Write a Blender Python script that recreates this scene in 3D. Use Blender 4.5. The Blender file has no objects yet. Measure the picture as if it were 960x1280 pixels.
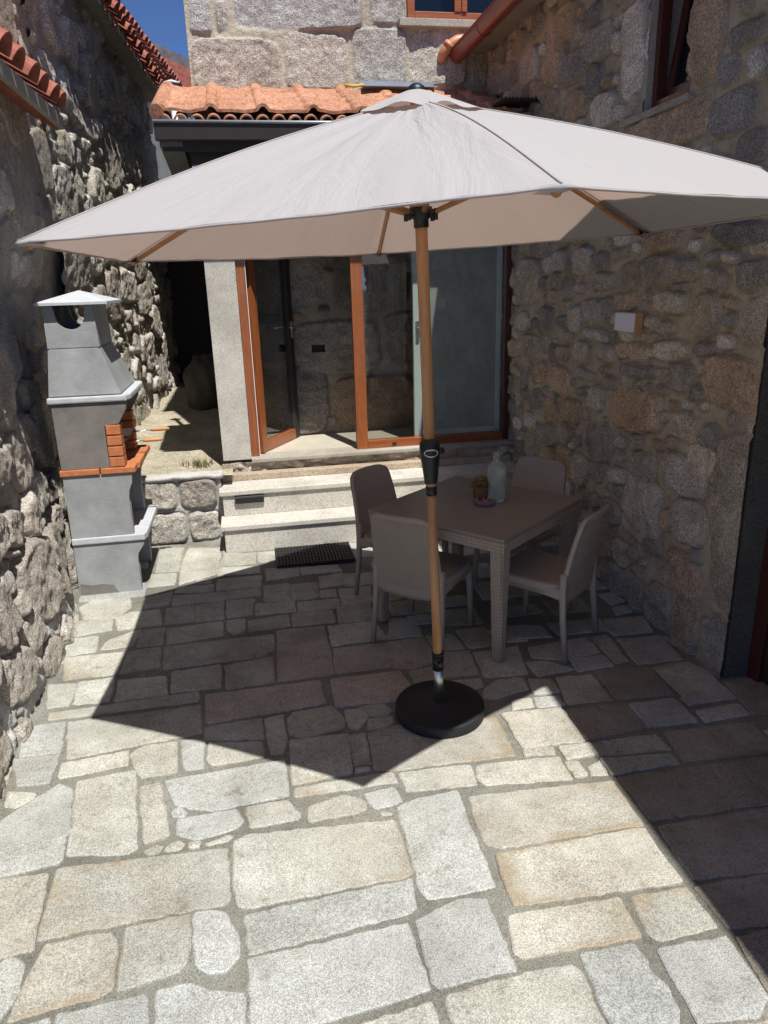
import bpy, bmesh, math, random
import numpy as np
from mathutils import Vector, Matrix
random.seed(7); RNG = np.random.default_rng(11)
SC = bpy.context.scene; COL = SC.collection
PI = math.pi; R = math.radians

# ------------------------------------------------------------------ helpers
def setp(o, label=None, cat=None, group=None, kind=None):
    for k, v in (('label', label), ('category', cat), ('group', group), ('kind', kind)):
        if v: o[k] = v
    return o
def empty(name, loc, label, cat, rz=0, group=None):
    o = bpy.data.objects.new(name, None); COL.objects.link(o)
    o.location = loc; o.rotation_euler = (0, 0, rz); o.empty_display_size = .1
    return setp(o, label, cat, group)
def mesh_obj(name, verts, faces, mat, parent=None, smooth=False, world=True):
    me = bpy.data.meshes.new(name); me.from_pydata([tuple(v) for v in verts], [], faces)
    me.update()
    return link(name, me, mat, parent, smooth, world)
def link(name, me, mat, parent=None, smooth=False, world=True):
    if mat is not None:
        for m in (mat if isinstance(mat, (list, tuple)) else [mat]): me.materials.append(m)
    if smooth: me.polygons.foreach_set('use_smooth', [True]*len(me.polygons))
    o = bpy.data.objects.new(name, me); COL.objects.link(o)
    if parent is not None:
        o.parent = parent
        if world:                                   # coordinates given in world space
            o.matrix_parent_inverse = wm(parent).inverted()
    return o
def wm(o):
    m = Matrix.LocRotScale(o.location, o.rotation_euler, o.scale)
    return (wm(o.parent) @ o.matrix_parent_inverse @ m) if o.parent else m
def copy_tree(o, parent=None):
    c = o.copy(); COL.objects.link(c)
    if parent is not None: c.parent = parent
    for ch in list(o.children): copy_tree(ch, c)
    return c
class MB:
    """collects pieces into one bmesh"""
    def __init__(s): s.bm = bmesh.new()
    def verts(s, vs, faces, mi=0):
        b = [s.bm.verts.new(v) for v in vs]; out = []
        for f in faces:
            try:
                fc = s.bm.faces.new([b[i] for i in f]); fc.material_index = mi; out.append(fc)
            except ValueError: pass
        return b
    def box(s, x0, x1, y0, y1, z0, z1, bev=0, mi=0, M=None):
        vs = [(x0,y0,z0),(x1,y0,z0),(x1,y1,z0),(x0,y1,z0),(x0,y0,z1),(x1,y0,z1),(x1,y1,z1),(x0,y1,z1)]
        if M is not None: vs = [M @ Vector(v) for v in vs]
        b = s.verts(vs, [(0,3,2,1),(4,5,6,7),(0,1,5,4),(1,2,6,5),(2,3,7,6),(3,0,4,7)], mi)
        if bev:
            es = list({e for v in b for e in v.link_edges})
            bmesh.ops.bevel(s.bm, geom=es, offset=bev, segments=2, affect='EDGES', profile=.6)
        return s
    def prism(s, poly, a0, a1, axis='y', bev=0, mi=0):
        """poly: 2-D outline, extruded along axis between a0 and a1"""
        def P(p, a):
            return {'y': (p[0], a, p[1]), 'x': (a, p[0], p[1]), 'z': (p[0], p[1], a)}[axis]
        n = len(poly); vs = [P(p, a0) for p in poly] + [P(p, a1) for p in poly]
        b = s.verts(vs, [tuple(range(n)), tuple(range(2*n-1, n-1, -1))] + [(i, i+n, (i+1)%n+n, (i+1)%n) for i in range(n)], mi)
        if bev:
            es = list({e for v in b for e in v.link_edges})
            bmesh.ops.bevel(s.bm, geom=es, offset=bev, segments=2, affect='EDGES', profile=.6)
        return s
    def tube(s, pts, rad, n=12, cap=True, mi=0):
        pts = [Vector(p) for p in pts]; rings = []
        if not isinstance(rad, (list, tuple)): rad = [rad]*len(pts)
        up = None
        for i, p in enumerate(pts):
            t = (pts[min(i+1, len(pts)-1)] - pts[max(i-1, 0)]).normalized()
            if up is None:
                up = t.orthogonal().normalized()
            up = (up - t*up.dot(t)).normalized(); q = t.cross(up)
            rings.append([s.bm.verts.new(p + rad[i]*(math.cos(2*PI*k/n)*up + math.sin(2*PI*k/n)*q)) for k in range(n)])
        for a, b in zip(rings, rings[1:]):
            for k in range(n):
                f = s.bm.faces.new((a[k], a[(k+1)%n], b[(k+1)%n], b[k])); f.material_index = mi; f.smooth = True
        if cap:
            s.bm.faces.new(rings[0][::-1]).material_index = mi; s.bm.faces.new(rings[-1]).material_index = mi
        return s
    def lathe(s, prof, c=(0,0,0), n=32, mi=0, rib=None, smooth=True):
        rings = []
        for r, z in prof:
            ring = []
            for k in range(n):
                a = 2*PI*k/n; rr = r*(1 + (rib[1]*math.cos(rib[0]*a) if rib and r > rib[2] else 0))
                ring.append(s.bm.verts.new((c[0]+rr*math.cos(a), c[1]+rr*math.sin(a), c[2]+z)))
            rings.append(ring)
        for a, b in zip(rings, rings[1:]):
            for k in range(n):
                f = s.bm.faces.new((a[k], a[(k+1)%n], b[(k+1)%n], b[k])); f.material_index = mi; f.smooth = smooth
        if prof[0][0] > 1e-4: s.bm.faces.new(rings[0][::-1])
        if prof[-1][0] > 1e-4: s.bm.faces.new(rings[-1])
        return s
    def build(s, name, mat, parent=None, smooth=False, world=True):
        bmesh.ops.recalc_face_normals(s.bm, faces=s.bm.faces)
        me = bpy.data.meshes.new(name); s.bm.to_mesh(me); s.bm.free()
        return link(name, me, mat, parent, smooth, world)

# ------------------------------------------------------------------ noise (numpy)
def vnoise(u, v, seed=0):
    iu = np.floor(u).astype(np.int64); iv = np.floor(v).astype(np.int64); fu = u-iu; fv = v-iv
    fu = fu*fu*(3-2*fu); fv = fv*fv*(3-2*fv)
    def h(a, b):
        n = (a*374761393 + b*668265263 + seed*982451653) & 0xffffffff
        n = ((n ^ (n >> 13))*1274126177) & 0xffffffff
        return ((n ^ (n >> 16)) & 0xffff)/65535.
    return (h(iu,iv)*(1-fu)+h(iu+1,iv)*fu)*(1-fv) + (h(iu,iv+1)*(1-fu)+h(iu+1,iv+1)*fu)*fv
def fbm(u, v, sc, oc=4, seed=0, gain=.5):
    a, s, t = 1., 0., 0.
    for i in range(oc):
        s = s + a*vnoise(u*sc, v*sc, seed+i*17); t += a; a *= gain; sc *= 2.03
    return s/t*2-1

# ------------------------------------------------------------------ materials
def newmat(name):
    m = bpy.data.materials.new(name); m.use_nodes = True; nt = m.node_tree
    b = nt.nodes['Principled BSDF']; return m, nt, b
def N(nt, t, **kw):
    n = nt.nodes.new(t)
    for k, v in kw.items():
        if k in n.inputs.keys(): n.inputs[k].default_value = v
        else: setattr(n, k, v)
    return n
def plain(name, col, rough=.5, metal=0, var=.12, sc=18, bump=.15, bsc=120, spec=.5, bdist=.004):
    m, nt, b = newmat(name); L = nt.links
    tc = N(nt, 'ShaderNodeTexCoord')
    n = N(nt, 'ShaderNodeTexNoise', Scale=sc, Detail=6., Roughness=.65); L.new(tc.outputs['Object'], n.inputs['Vector'])
    r = N(nt, 'ShaderNodeValToRGB'); c = Vector(col[:3])
    r.color_ramp.elements[0].position = .3; r.color_ramp.elements[1].position = .72
    r.color_ramp.elements[0].color = (*(c*(1-var)), 1); r.color_ramp.elements[1].color = (*(c*(1+var)), 1)
    L.new(n.outputs['Fac'], r.inputs['Fac']); L.new(r.outputs['Color'], b.inputs['Base Color'])
    b.inputs['Roughness'].default_value = rough; b.inputs['Metallic'].default_value = metal; b.inputs['Specular IOR Level'].default_value = spec
    if bump:
        n2 = N(nt, 'ShaderNodeTexNoise', Scale=bsc, Detail=4.); L.new(tc.outputs['Object'], n2.inputs['Vector'])
        bp = N(nt, 'ShaderNodeBump', Strength=bump, Distance=bdist); L.new(n2.outputs['Fac'], bp.inputs['Height']); L.new(bp.outputs['Normal'], b.inputs['Normal'])
    return m
def granite(name, speck=.5, bump=.6, bsc=60, attr=True, col=(.4,.38,.34), rough=.85, ochre=0, moss=0, sscale=210, bd=.01, blotch=0, gain=1., wear=False):
    """speckled stone; per-stone colour comes from the vertex attribute 'col'"""
    m, nt, b = newmat(name); L = nt.links
    tc = N(nt, 'ShaderNodeTexCoord')
    if attr:
        a = N(nt, 'ShaderNodeAttribute', attribute_name='col'); base = a.outputs['Color']
    else:
        rg = N(nt, 'ShaderNodeRGB'); rg.outputs[0].default_value = (*col, 1); base = rg.outputs[0]
    def noise(sc, d=5., rgh=.6):
        n = N(nt, 'ShaderNodeTexNoise', Scale=sc, Detail=d, Roughness=rgh); L.new(tc.outputs['Object'], n.inputs['Vector']); return n.outputs['Fac']
    def ramp(src, p0, p1, c0=(0,0,0,1), c1=(1,1,1,1)):
        r = N(nt, 'ShaderNodeValToRGB'); e = r.color_ramp.elements
        e[0].position = p0; e[1].position = p1; e[0].color = c0; e[1].color = c1; L.new(src, r.inputs['Fac']); return r.outputs['Color']
    def mix(fac, A, B, mode='MIX'):
        x = N(nt, 'ShaderNodeMix', data_type='RGBA', blend_type=mode)
        if isinstance(fac, float): x.inputs[0].default_value = fac
        else: L.new(fac, x.inputs[0])
        for s_, i in ((A, 6), (B, 7)):
            if isinstance(s_, tuple): x.inputs[i].default_value = s_
            else: L.new(s_, x.inputs[i])
        return x.outputs[2]
    lo = ramp(noise(2.2, 6., .7), .3, .72, (.74,.72,.7,1), (1.2,1.2,1.2,1))
    c = mix(1., base, lo, 'MULTIPLY')
    sp = ramp(noise(sscale, 2., .5), .36, .62, (1-speck, 1-speck, 1-speck, 1), (1+speck*.6,)*3+(1,))
    c = mix(1., c, sp, 'MULTIPLY')
    sp2 = ramp(noise(sscale*.38, 3., .6), .38, .5, (.62,.6,.6,1), (1,1,1,1))
    c = mix(.45, c, mix(1., c, sp2, 'MULTIPLY'))
    if attr: c = mix(a.outputs['Alpha'], mix(1., base, lo, 'MULTIPLY'), c)      # mortar (alpha 0) carries no crystals
    if gain != 1: c = mix(1., c, (gain, gain, gain, 1), 'MULTIPLY')
    if blotch:
        bl = ramp(noise(9., 8., .75), .56, .66); c = mix(mix(1., bl, (blotch,)*3+(1,), 'MULTIPLY'), c, (.045,.04,.036,1))
    if wear:                                                     # rubbed pale and grimy patches, small dark pits
        w1 = ramp(noise(3.1, 9., .74), .3, .74, (.72,.7,.66,1), (1.12,1.12,1.13,1)); c = mix(1., c, w1, 'MULTIPLY')
        w2 = ramp(noise(17., 6., .7), .3, .44, (.6,.56,.5,1), (1,1,1,1)); c = mix(.75, c, mix(1., c, w2, 'MULTIPLY'))
        w3 = ramp(noise(1.25, 5., .6), .34, .66, (.95,.985,1.0,1), (1.0,1.0,.965,1)); c = mix(1., c, w3, 'MULTIPLY')
    if ochre:
        at = N(nt, 'ShaderNodeAttribute', attribute_name='stain')
        nz = ramp(noise(5.5, 7., .68), .3, .7)
        ad = N(nt, 'ShaderNodeMath', operation='MULTIPLY_ADD'); L.new(at.outputs['Fac'], ad.inputs[0]); ad.inputs[1].default_value = 1.35; L.new(nz, ad.inputs[2])
        msk = ramp(ad.outputs[0], 1.02, 1.0) if False else None
        sb = N(nt, 'ShaderNodeMapRange'); L.new(ad.outputs[0], sb.inputs[0]); sb.inputs[1].default_value = .9; sb.inputs[2].default_value = 1.42
        oc = ramp(noise(240, 2.), .35, .65, (.17,.12,.065,1), (.43,.34,.22,1))
        f2 = N(nt, 'ShaderNodeMath', operation='MULTIPLY'); L.new(sb.outputs[0], f2.inputs[0]); f2.inputs[1].default_value = ochre
        c = mix(f2.outputs[0], c, oc)
    if moss:
        mm = ramp(noise(3.5, 8., .75), .5, .68); ms = N(nt, 'ShaderNodeMath', operation='MULTIPLY'); L.new(mm, ms.inputs[0]); ms.inputs[1].default_value = moss
        c = mix(ms.outputs[0], c, ramp(noise(60, 3.), .35, .65, (.07,.08,.02,1), (.2,.19,.07,1)))
    L.new(c, b.inputs['Base Color']); b.inputs['Roughness'].default_value = rough; b.inputs['Specular IOR Level'].default_value = .25
    h1 = noise(bsc, 8., .72); h2 = noise(bsc*5, 3., .6)
    ad = N(nt, 'ShaderNodeMath', operation='MULTIPLY_ADD'); L.new(h2, ad.inputs[0]); ad.inputs[1].default_value = .3; L.new(h1, ad.inputs[2])
    bp = N(nt, 'ShaderNodeBump', Strength=bump, Distance=bd); L.new(ad.outputs[0], bp.inputs['Height']); L.new(bp.outputs['Normal'], b.inputs['Normal'])
    return m
def wood(name, c0, c1, axis='Z', sc=7, rough=.4, coat=.2):
    m, nt, b = newmat(name); L = nt.links
    tc = N(nt, 'ShaderNodeTexCoord'); mp = N(nt, 'ShaderNodeMapping')
    s = {'X': (1,sc*2.2,sc*2.2), 'Y': (sc*2.2,1,sc*2.2), 'Z': (sc*2.2,sc*2.2,1)}[axis]; mp.inputs['Scale'].default_value = s
    L.new(tc.outputs['Object'], mp.inputs['Vector'])
    n = N(nt, 'ShaderNodeTexNoise', Scale=2.5, Detail=8., Roughness=.65, Distortion=1.4); L.new(mp.outputs[0], n.inputs['Vector'])
    r = N(nt, 'ShaderNodeValToRGB'); e = r.color_ramp.elements; e[0].position = .34; e[1].position = .66
    e[0].color = (*c0, 1); e[1].color = (*c1, 1); L.new(n.outputs['Fac'], r.inputs['Fac']); L.new(r.outputs['Color'], b.inputs['Base Color'])
    b.inputs['Roughness'].default_value = rough; b.inputs['Coat Weight'].default_value = coat
    bp = N(nt, 'ShaderNodeBump', Strength=.12, Distance=.003); L.new(n.outputs['Fac'], bp.inputs['Height']); L.new(bp.outputs['Normal'], b.inputs['Normal'])
    return m
def glass_mat(name, tint=(.93,.94,.93), refl=1.0, ior=1.5):
    m, nt, b = newmat(name); L = nt.links; nt.nodes.remove(b); out = nt.nodes['Material Output']
    t = N(nt, 'ShaderNodeBsdfTransparent'); t.inputs[0].default_value = (*tint, 1)
    g = N(nt, 'ShaderNodeBsdfGlossy'); g.inputs['Roughness'].default_value = .0; g.inputs[0].default_value = (.95,.97,1,1)
    f = N(nt, 'ShaderNodeFresnel', IOR=ior); mu = N(nt, 'ShaderNodeMath', operation='MULTIPLY'); mu.inputs[1].default_value = refl; mu.use_clamp = True
    ge = N(nt, 'ShaderNodeNewGeometry'); fr_ = N(nt, 'ShaderNodeMath', operation='SUBTRACT'); fr_.inputs[0].default_value = 1; L.new(ge.outputs['Backfacing'], fr_.inputs[1])   # the far face of the sheet adds nothing
    m0 = N(nt, 'ShaderNodeMath', operation='MULTIPLY'); L.new(f.outputs[0], m0.inputs[0]); L.new(fr_.outputs[0], m0.inputs[1]); L.new(m0.outputs[0], mu.inputs[0])
    x = N(nt, 'ShaderNodeMixShader'); L.new(mu.outputs[0], x.inputs[0]); L.new(t.outputs[0], x.inputs[1]); L.new(g.outputs[0], x.inputs[2]); L.new(x.outputs[0], out.inputs[0])
    return m
def weave_mat(name, col, k=520, strength=.5, rough=.55, lo=.62):
    m, nt, b = newmat(name); L = nt.links
    tc = N(nt, 'ShaderNodeTexCoord'); sp = N(nt, 'ShaderNodeSeparateXYZ'); L.new(tc.outputs['Object'], sp.inputs[0])
    def mth(op, a, bb=None):
        n = N(nt, 'ShaderNodeMath', operation=op)
        for i, s_ in enumerate((a, bb)):
            if s_ is None: continue
            if isinstance(s_, (int, float)): n.inputs[i].default_value = s_
            else: L.new(s_, n.inputs[i])
        return n.outputs[0]
    h = mth('ADD', sp.outputs[0], sp.outputs[1])
    a = mth('SINE', mth('MULTIPLY', h, k)); c = mth('SINE', mth('MULTIPLY', sp.outputs[2], k*.8))
    w = mth('MULTIPLY', a, c); w2 = mth('ABSOLUTE', w)
    bp = N(nt, 'ShaderNodeBump', Strength=strength, Distance=.004); L.new(w2, bp.inputs['Height']); L.new(bp.outputs['Normal'], b.inputs['Normal'])
    r = N(nt, 'ShaderNodeValToRGB'); e = r.color_ramp.elements; e[0].position = 0; e[1].position = .45
    e[0].color = (*(Vector(col)*lo), 1); e[1].color = (*col, 1); L.new(w2, r.inputs['Fac']); L.new(r.outputs['Color'], b.inputs['Base Color'])
    b.inputs['Roughness'].default_value = rough
    return m
def fabric(name, col, trans):
    m, nt, b = newmat(name); L = nt.links; out = nt.nodes['Material Output']; nt.nodes.remove(b)
    tc = N(nt, 'ShaderNodeTexCoord')
    wv = N(nt, 'ShaderNodeTexNoise', Scale=650., Detail=2.); L.new(tc.outputs['Object'], wv.inputs['Vector'])
    a1 = N(nt, 'ShaderNodeAttribute', attribute_name='around'); a2 = N(nt, 'ShaderNodeAttribute', attribute_name='outward')
    cx_ = N(nt, 'ShaderNodeCombineXYZ'); m1 = N(nt, 'ShaderNodeMath', operation='MULTIPLY'); m1.inputs[1].default_value = 5.; L.new(a1.outputs['Fac'], m1.inputs[0]); L.new(m1.outputs[0], cx_.inputs[0])
    m2 = N(nt, 'ShaderNodeMath', operation='MULTIPLY'); m2.inputs[1].default_value = 1.5; L.new(a2.outputs['Fac'], m2.inputs[0]); L.new(m2.outputs[0], cx_.inputs[1])
    cr = N(nt, 'ShaderNodeTexNoise', Scale=1.6, Detail=5., Roughness=.55, Distortion=.7); L.new(cx_.outputs[0], cr.inputs['Vector'])
    ad = N(nt, 'ShaderNodeMath', operation='MULTIPLY_ADD'); L.new(wv.outputs['Fac'], ad.inputs[0]); ad.inputs[1].default_value = .05; L.new(cr.outputs['Fac'], ad.inputs[2])
    bp = N(nt, 'ShaderNodeBump', Strength=.7, Distance=.03); L.new(ad.outputs[0], bp.inputs['Height'])
    d = N(nt, 'ShaderNodeBsdfDiffuse'); d.inputs[0].default_value = (*col, 1); L.new(bp.outputs['Normal'], d.inputs['Normal'])
    t = N(nt, 'ShaderNodeBsdfTranslucent'); t.inputs[0].default_value = (*trans, 1)
    x = N(nt, 'ShaderNodeAddShader'); L.new(d.outputs[0], x.inputs[0]); L.new(t.outputs[0], x.inputs[1]); L.new(x.outputs[0], out.inputs[0])
    return m

M = {}
M['paver'] = granite('paver_granite', .38, .4, 40, ochre=.68, rough=.8, sscale=230, bd=.007, wear=True)
M['wall_stone'] = granite('rubble_granite', .42, 1., 46, moss=.2, bd=.022, blotch=.3, sscale=120, gain=2.2)
M['lime_stone'] = granite('weathered_granite', .45, 1.0, 48, moss=.12, bd=.022, blotch=.25, sscale=130, gain=1.6)
M['lichen_stone'] = granite('lichen_granite', .5, 1.0, 24, moss=.75, bd=.03, blotch=.25, sscale=90, gain=1.7)
M['block_stone'] = granite('block_granite', .5, 1.0, 24, bd=.03, blotch=.25, sscale=120, gain=1.2)
M['cut_granite'] = granite('cut_granite', .36, .15, 60, attr=False, col=(.6,.575,.51), rough=.7, sscale=190)
M['cut_tan'] = granite('cut_tan_granite', .5, .15, 60, attr=False, col=(.48,.39,.29), rough=.7, sscale=190)
M['sill_granite'] = granite('sill_granite', .45, .3, 60, attr=False, col=(.42,.39,.33), rough=.8)
M['mortar'] = granite('mortar', .2, .4, 60, attr=False, col=(.27,.25,.21), rough=.95)
M['concrete'] = plain('grey_cast_concrete', (.32,.33,.325), .85, var=.22, sc=5, bump=.35, bsc=60)
M['concrete_pale'] = plain('pale_cast_concrete', (.5,.52,.53), .8, var=.12, sc=14, bump=.2)
M['concrete_brown'] = plain('brown_cast_concrete', (.19,.172,.155), .9, var=.25, sc=6, bump=.25)
M['soffit_concrete'] = plain('weathered_eave_concrete', (.3,.285,.24), .9, var=.2, sc=5, bump=.3)
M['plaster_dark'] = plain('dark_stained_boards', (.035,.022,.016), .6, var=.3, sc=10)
M['brick'] = plain('terracotta_brick', (.5,.17,.065), .85, var=.22, sc=26, bump=.3, bsc=70)
M['tile'] = granite('terracotta_roof_tile', .25, .6, 40, attr=False, col=(.6,.3,.195), rough=.9, moss=.2, bd=.008, blotch=.35, sscale=60, wear=True)
M['tile_red'] = plain('red_roof_tile', (.33,.105,.07), .85, var=.45, sc=14, bump=.2, bsc=40)
M['wood_frame'] = wood('orange_brown_frame', (.22,.06,.018), (.36,.115,.035), 'Z', 9, .35, .3)
M['wood_frame_x'] = wood('orange_brown_frame_x', (.22,.06,.018), (.36,.115,.035), 'X', 9, .35, .3)
M['wood_dark'] = wood('dark_red_frame', (.06,.014,.01), (.1,.026,.016), 'Z', 9, .4, .3)
M['wood_pole'] = wood('pine_pole', (.42,.2,.085), (.56,.3,.14), 'Z', 5, .5, .1)
M['wood_rib'] = wood('pine_rib', (.4,.19,.085), (.52,.27,.125), 'X', 5, .5, .1)
M['handle_wood'] = wood('orange_handle_wood', (.5,.19,.05), (.62,.27,.08), 'X', 6, .5, .2)
M['black'] = plain('black_plastic', (.012,.012,.013), .45, var=.1, sc=30, bump=.1)
M['black_matte'] = plain('black_rough_plastic', (.014,.014,.015), .7, var=.15, sc=30, bump=.3, bsc=300)
M['rubber'] = plain('black_rubber', (.014,.014,.014), .65, var=.2, sc=60, bump=.3)
M['steel'] = plain('brushed_steel', (.6,.6,.6), .35, metal=1, var=.06, sc=30, bump=.05)
M['zinc'] = plain('grey_zinc_flashing', (.42,.45,.48), .45, metal=.6, var=.1, sc=8, bump=.1)
M['yellow'] = plain('yellow_sealant', (.62,.42,.05), .7, var=.2, sc=40)
M['gutter'] = plain('red_brown_gutter', (.19,.045,.03), .35, var=.12, sc=6, bump=.05, spec=.5)
M['gutter_grey'] = plain('grey_green_gutter', (.13,.14,.135), .45, var=.15, sc=6, bump=.05)
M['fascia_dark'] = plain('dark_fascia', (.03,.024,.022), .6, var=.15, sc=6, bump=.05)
M['white_plastic'] = plain('white_plastic', (.78,.8,.8), .4, var=.03, sc=20, bump=.03)
M['orange_pvc'] = plain('orange_pipe', (.55,.24,.12), .45, var=.1, sc=20, bump=.05)
M['mint'] = plain('pale_mint_paint', (.64,.73,.68), .4, var=.04, sc=8, bump=.05)
M['lacquer_mint'] = plain('mint_lacquered_panel', (.36,.4,.37), .3, var=.2, sc=5, bump=.05)
M['floor_tile'] = plain('cream_stone_floor', (.55,.5,.4), .4, var=.08, sc=8, bump=.05)
M['glass'] = glass_mat('window_glass', refl=3.)
M['glass_dark'] = glass_mat('tinted_window_glass', (.5,.58,.55), 1.3, 1.55)
M['resin'] = plain('taupe_resin', (.38,.32,.26), .42, var=.05, sc=40, bump=.12, bsc=500)
M['resin_top'] = plain('taupe_table_top', (.27,.228,.192), .35, var=.05, sc=8, bump=.06, bsc=300)
M['resin_weave'] = weave_mat('taupe_woven_resin', (.42,.35,.275), 190, .9, lo=.7)
M['resin_weave_fine'] = weave_mat('taupe_fine_weave', (.41,.345,.275), 250, .7, lo=.72)
M['canopy'] = fabric('sand_canopy_cloth', (.37,.36,.362), (.19,.135,.11))
M['bottle'] = plain('frosted_ribbed_glass', (.72,.82,.76), .16, var=.03, sc=10, bump=0)
M['bottle'].node_tree.nodes['Principled BSDF'].inputs['Transmission Weight'].default_value = .75
M['dish'] = plain('pink_glass_dish', (.3,.22,.23), .2, var=.2, sc=30, bump=0)
M['pink'] = plain('pink_sweets', (.42,.16,.2), .5, var=.4, sc=60, bump=.3)
M['pot'] = plain('brown_woven_pot', (.2,.085,.04), .7, var=.3, sc=40, bump=.6, bsc=120)
M['leaf'] = plain('dry_yellow_green_leaf', (.2,.165,.055), .7, var=.35, sc=30, bump=0)
M['grass'] = plain('dry_grass', (.17,.15,.05), .8, var=.4, sc=20, bump=0)
M['earth'] = granite('mossy_earth', .35, 1., 14, attr=False, col=(.5,.45,.34), rough=.95, moss=.45, bd=.02, sscale=70)
M['soil'] = plain('ground_soil', (.2,.17,.13), .95, var=.25, sc=.7, bump=.4, bsc=8)
M['slate'] = plain('grey_slate_roof', (.12,.115,.12), .8, var=.4, sc=6, bump=.5, bsc=25)
M['bulb_white'] = plain('opal_diffuser', (.75,.75,.85), .4, var=.02, sc=8, bump=0)
M['curtain'] = plain('grey_curtain', (.2,.21,.22), .8, var=.15, sc=12, bump=.2, bsc=30)

# ------------------------------------------------------------------ stone walls as relief meshes
def palette(kind, n):
    out = []
    for _ in range(n):
        t = RNG.random()
        if kind == 'brown':
            base = [(.27,.235,.19), (.35,.32,.27), (.22,.2,.175), (.3,.225,.16), (.38,.35,.31), (.18,.17,.155), (.3,.28,.25)][RNG.integers(6)]
        elif kind == 'pale':
            base = [(.44,.405,.35), (.39,.345,.295), (.47,.44,.39), (.36,.325,.28), (.42,.385,.33)][RNG.integers(5)]
        elif kind == 'block':
            base = [(.5,.48,.43), (.46,.44,.41), (.52,.48,.42), (.48,.47,.45)][RNG.integers(4)]
        out.append(np.array(base)*(.82+.36*t))
    return out
def fill_cells(cells, u0, u1, v0, v1, sizes, tries, aspect=(.6,1.0), gap=.9):
    cells = list(cells)
    arr = [(c[0], c[1], c[2], c[3]) for c in cells]
    for s in sizes:
        for _ in range(tries):
            u = RNG.uniform(u0, u1); v = RNG.uniform(v0, v1)
            ru = s*RNG.uniform(.8, 1.25); rv = ru*RNG.uniform(*aspect)
            A = np.array(arr) if arr else np.zeros((0, 4))
            if len(A):
                d = np.maximum(np.abs(A[:,0]-u)/((A[:,2]+ru)*gap), np.abs(A[:,1]-v)/((A[:,3]+rv)*gap))
                if d.min() < 1: continue
            arr.append((u, v, ru, rv)); cells.append((u, v, ru, rv, RNG.uniform(-.25, .25), RNG.uniform(2.3, 4)))
    return cells
def relief_wall(name, parent, origin, ud, vd, nd, u0, u1, v0, v1, step, cells, mat, pal='brown', high=.03, edge=.035, warp=.02, rough=.012,
                mortar=(.27,.235,.185), holes=(), mdepth=0., rsc=9, colmap=None, lean=None, seed=3, mort_noise=.004, ridged=0, gap=.012):
    """grid of vertices pushed out along nd by the profile of each stone"""
    nu = max(2, int(round((u1-u0)/step))+1); nv = max(2, int(round((v1-v0)/step))+1)
    us = np.linspace(u0, u1, nu); vs = np.linspace(v0, v1, nv); U, V = np.meshgrid(us, vs, indexing='ij')
    wu = U + warp*fbm(U, V, 7, 4, seed); wv = V + warp*fbm(U, V, 7, 4, seed+50)
    best = np.full(U.shape, 9.); ed = np.full(U.shape, -1.); idx = np.full(U.shape, -1, int)
    for k, (cu, cv, ru, rv, rot, p) in enumerate(cells):
        mr = max(ru, rv)*1.35+.03
        a, b = np.searchsorted(us, [cu-mr, cu+mr]); c, d = np.searchsorted(vs, [cv-mr, cv+mr])
        if a >= b or c >= d: continue
        du = wu[a:b, c:d]-cu; dv = wv[a:b, c:d]-cv
        x = np.abs(du*math.cos(rot)+dv*math.sin(rot))/ru; y = np.abs(-du*math.sin(rot)+dv*math.cos(rot))/rv
        dd = (x**p+y**p)**(1/p); sub = best[a:b, c:d]; m = dd < sub
        sub[m] = dd[m]; ed[a:b, c:d][m] = ((1-dd)*min(ru, rv))[m]; idx[a:b, c:d][m] = k
    cols = np.array(palette(pal, len(cells)+1)); hs = RNG.uniform(.55, 1.2, len(cells)+1); tl = RNG.uniform(-.12, .12, (len(cells)+1, 2))
    cu = np.array([c[0] for c in cells]+[0]); cv = np.array([c[1] for c in cells]+[0])
    inside = ed > 0; prof = np.clip(ed/edge, 0, 1); prof = prof*(2-prof)
    tilt = np.clip(tl[idx, 0]*(U-cu[idx]) + tl[idx, 1]*(V-cv[idx]), -.03, .03)
    rel = fbm(U, V, rsc, 5, seed+7, .58)
    if ridged: rel = (1-ridged)*rel + ridged*(1-2*np.abs(fbm(U, V, rsc*.8, 4, seed+91, .6)))
    disp = np.where(inside, prof*(high*hs[idx] + tilt + rough*rel), mort_noise*fbm(U, V, 30, 3, seed+9)-mdepth)
    fr = fbm(U, V, 26, 3, seed+3)
    disp = disp + .006*fbm(U, V, 1.3, 3, seed+21)
    C = np.where(inside[..., None], cols[idx]*(1+.22*fbm(U, V, 14, 4, seed+31)[..., None]), np.array(mortar)*(1+.18*fr[..., None]))
    bl = np.clip(ed/.007, 0, 1)[..., None]; disp = disp - gap*np.exp(-((ed+.002)/.006)**2)
    C = np.where(inside[..., None], C*bl + np.array(mortar)*(1-bl), C)
    if colmap is not None: C, disp = colmap(U, V, C, disp, inside)
    O = np.array(origin, float); P = O + U[..., None]*np.array(ud, float) + V[..., None]*np.array(vd, float) + disp[..., None]*np.array(nd, float)
    if lean is not None: P = P + lean(U, V)[..., None]*np.array(nd, float)
    ids = np.arange(nu*nv).reshape(nu, nv)
    q = np.stack([ids[:-1,:-1], ids[1:,:-1], ids[1:,1:], ids[:-1,1:]], -1).reshape(-1, 4)
    fu = ((us[:-1]+us[1:])/2)[:, None]; fv = ((vs[:-1]+vs[1:])/2)[None, :]; keep = np.ones((nu-1, nv-1), bool)
    for (a, b, c, d) in holes: keep &= ~((fu > a) & (fu < b) & (fv > c) & (fv < d))
    q = q[keep.reshape(-1)]
    n_ = np.cross(np.array(ud, float), np.array(vd, float))
    if n_ @ np.array(nd, float) < 0: q = q[:, ::-1]
    me = bpy.data.meshes.new(name); nf = len(q)
    me.vertices.add(nu*nv); me.vertices.foreach_set('co', P.reshape(-1).astype(np.float32))
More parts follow.
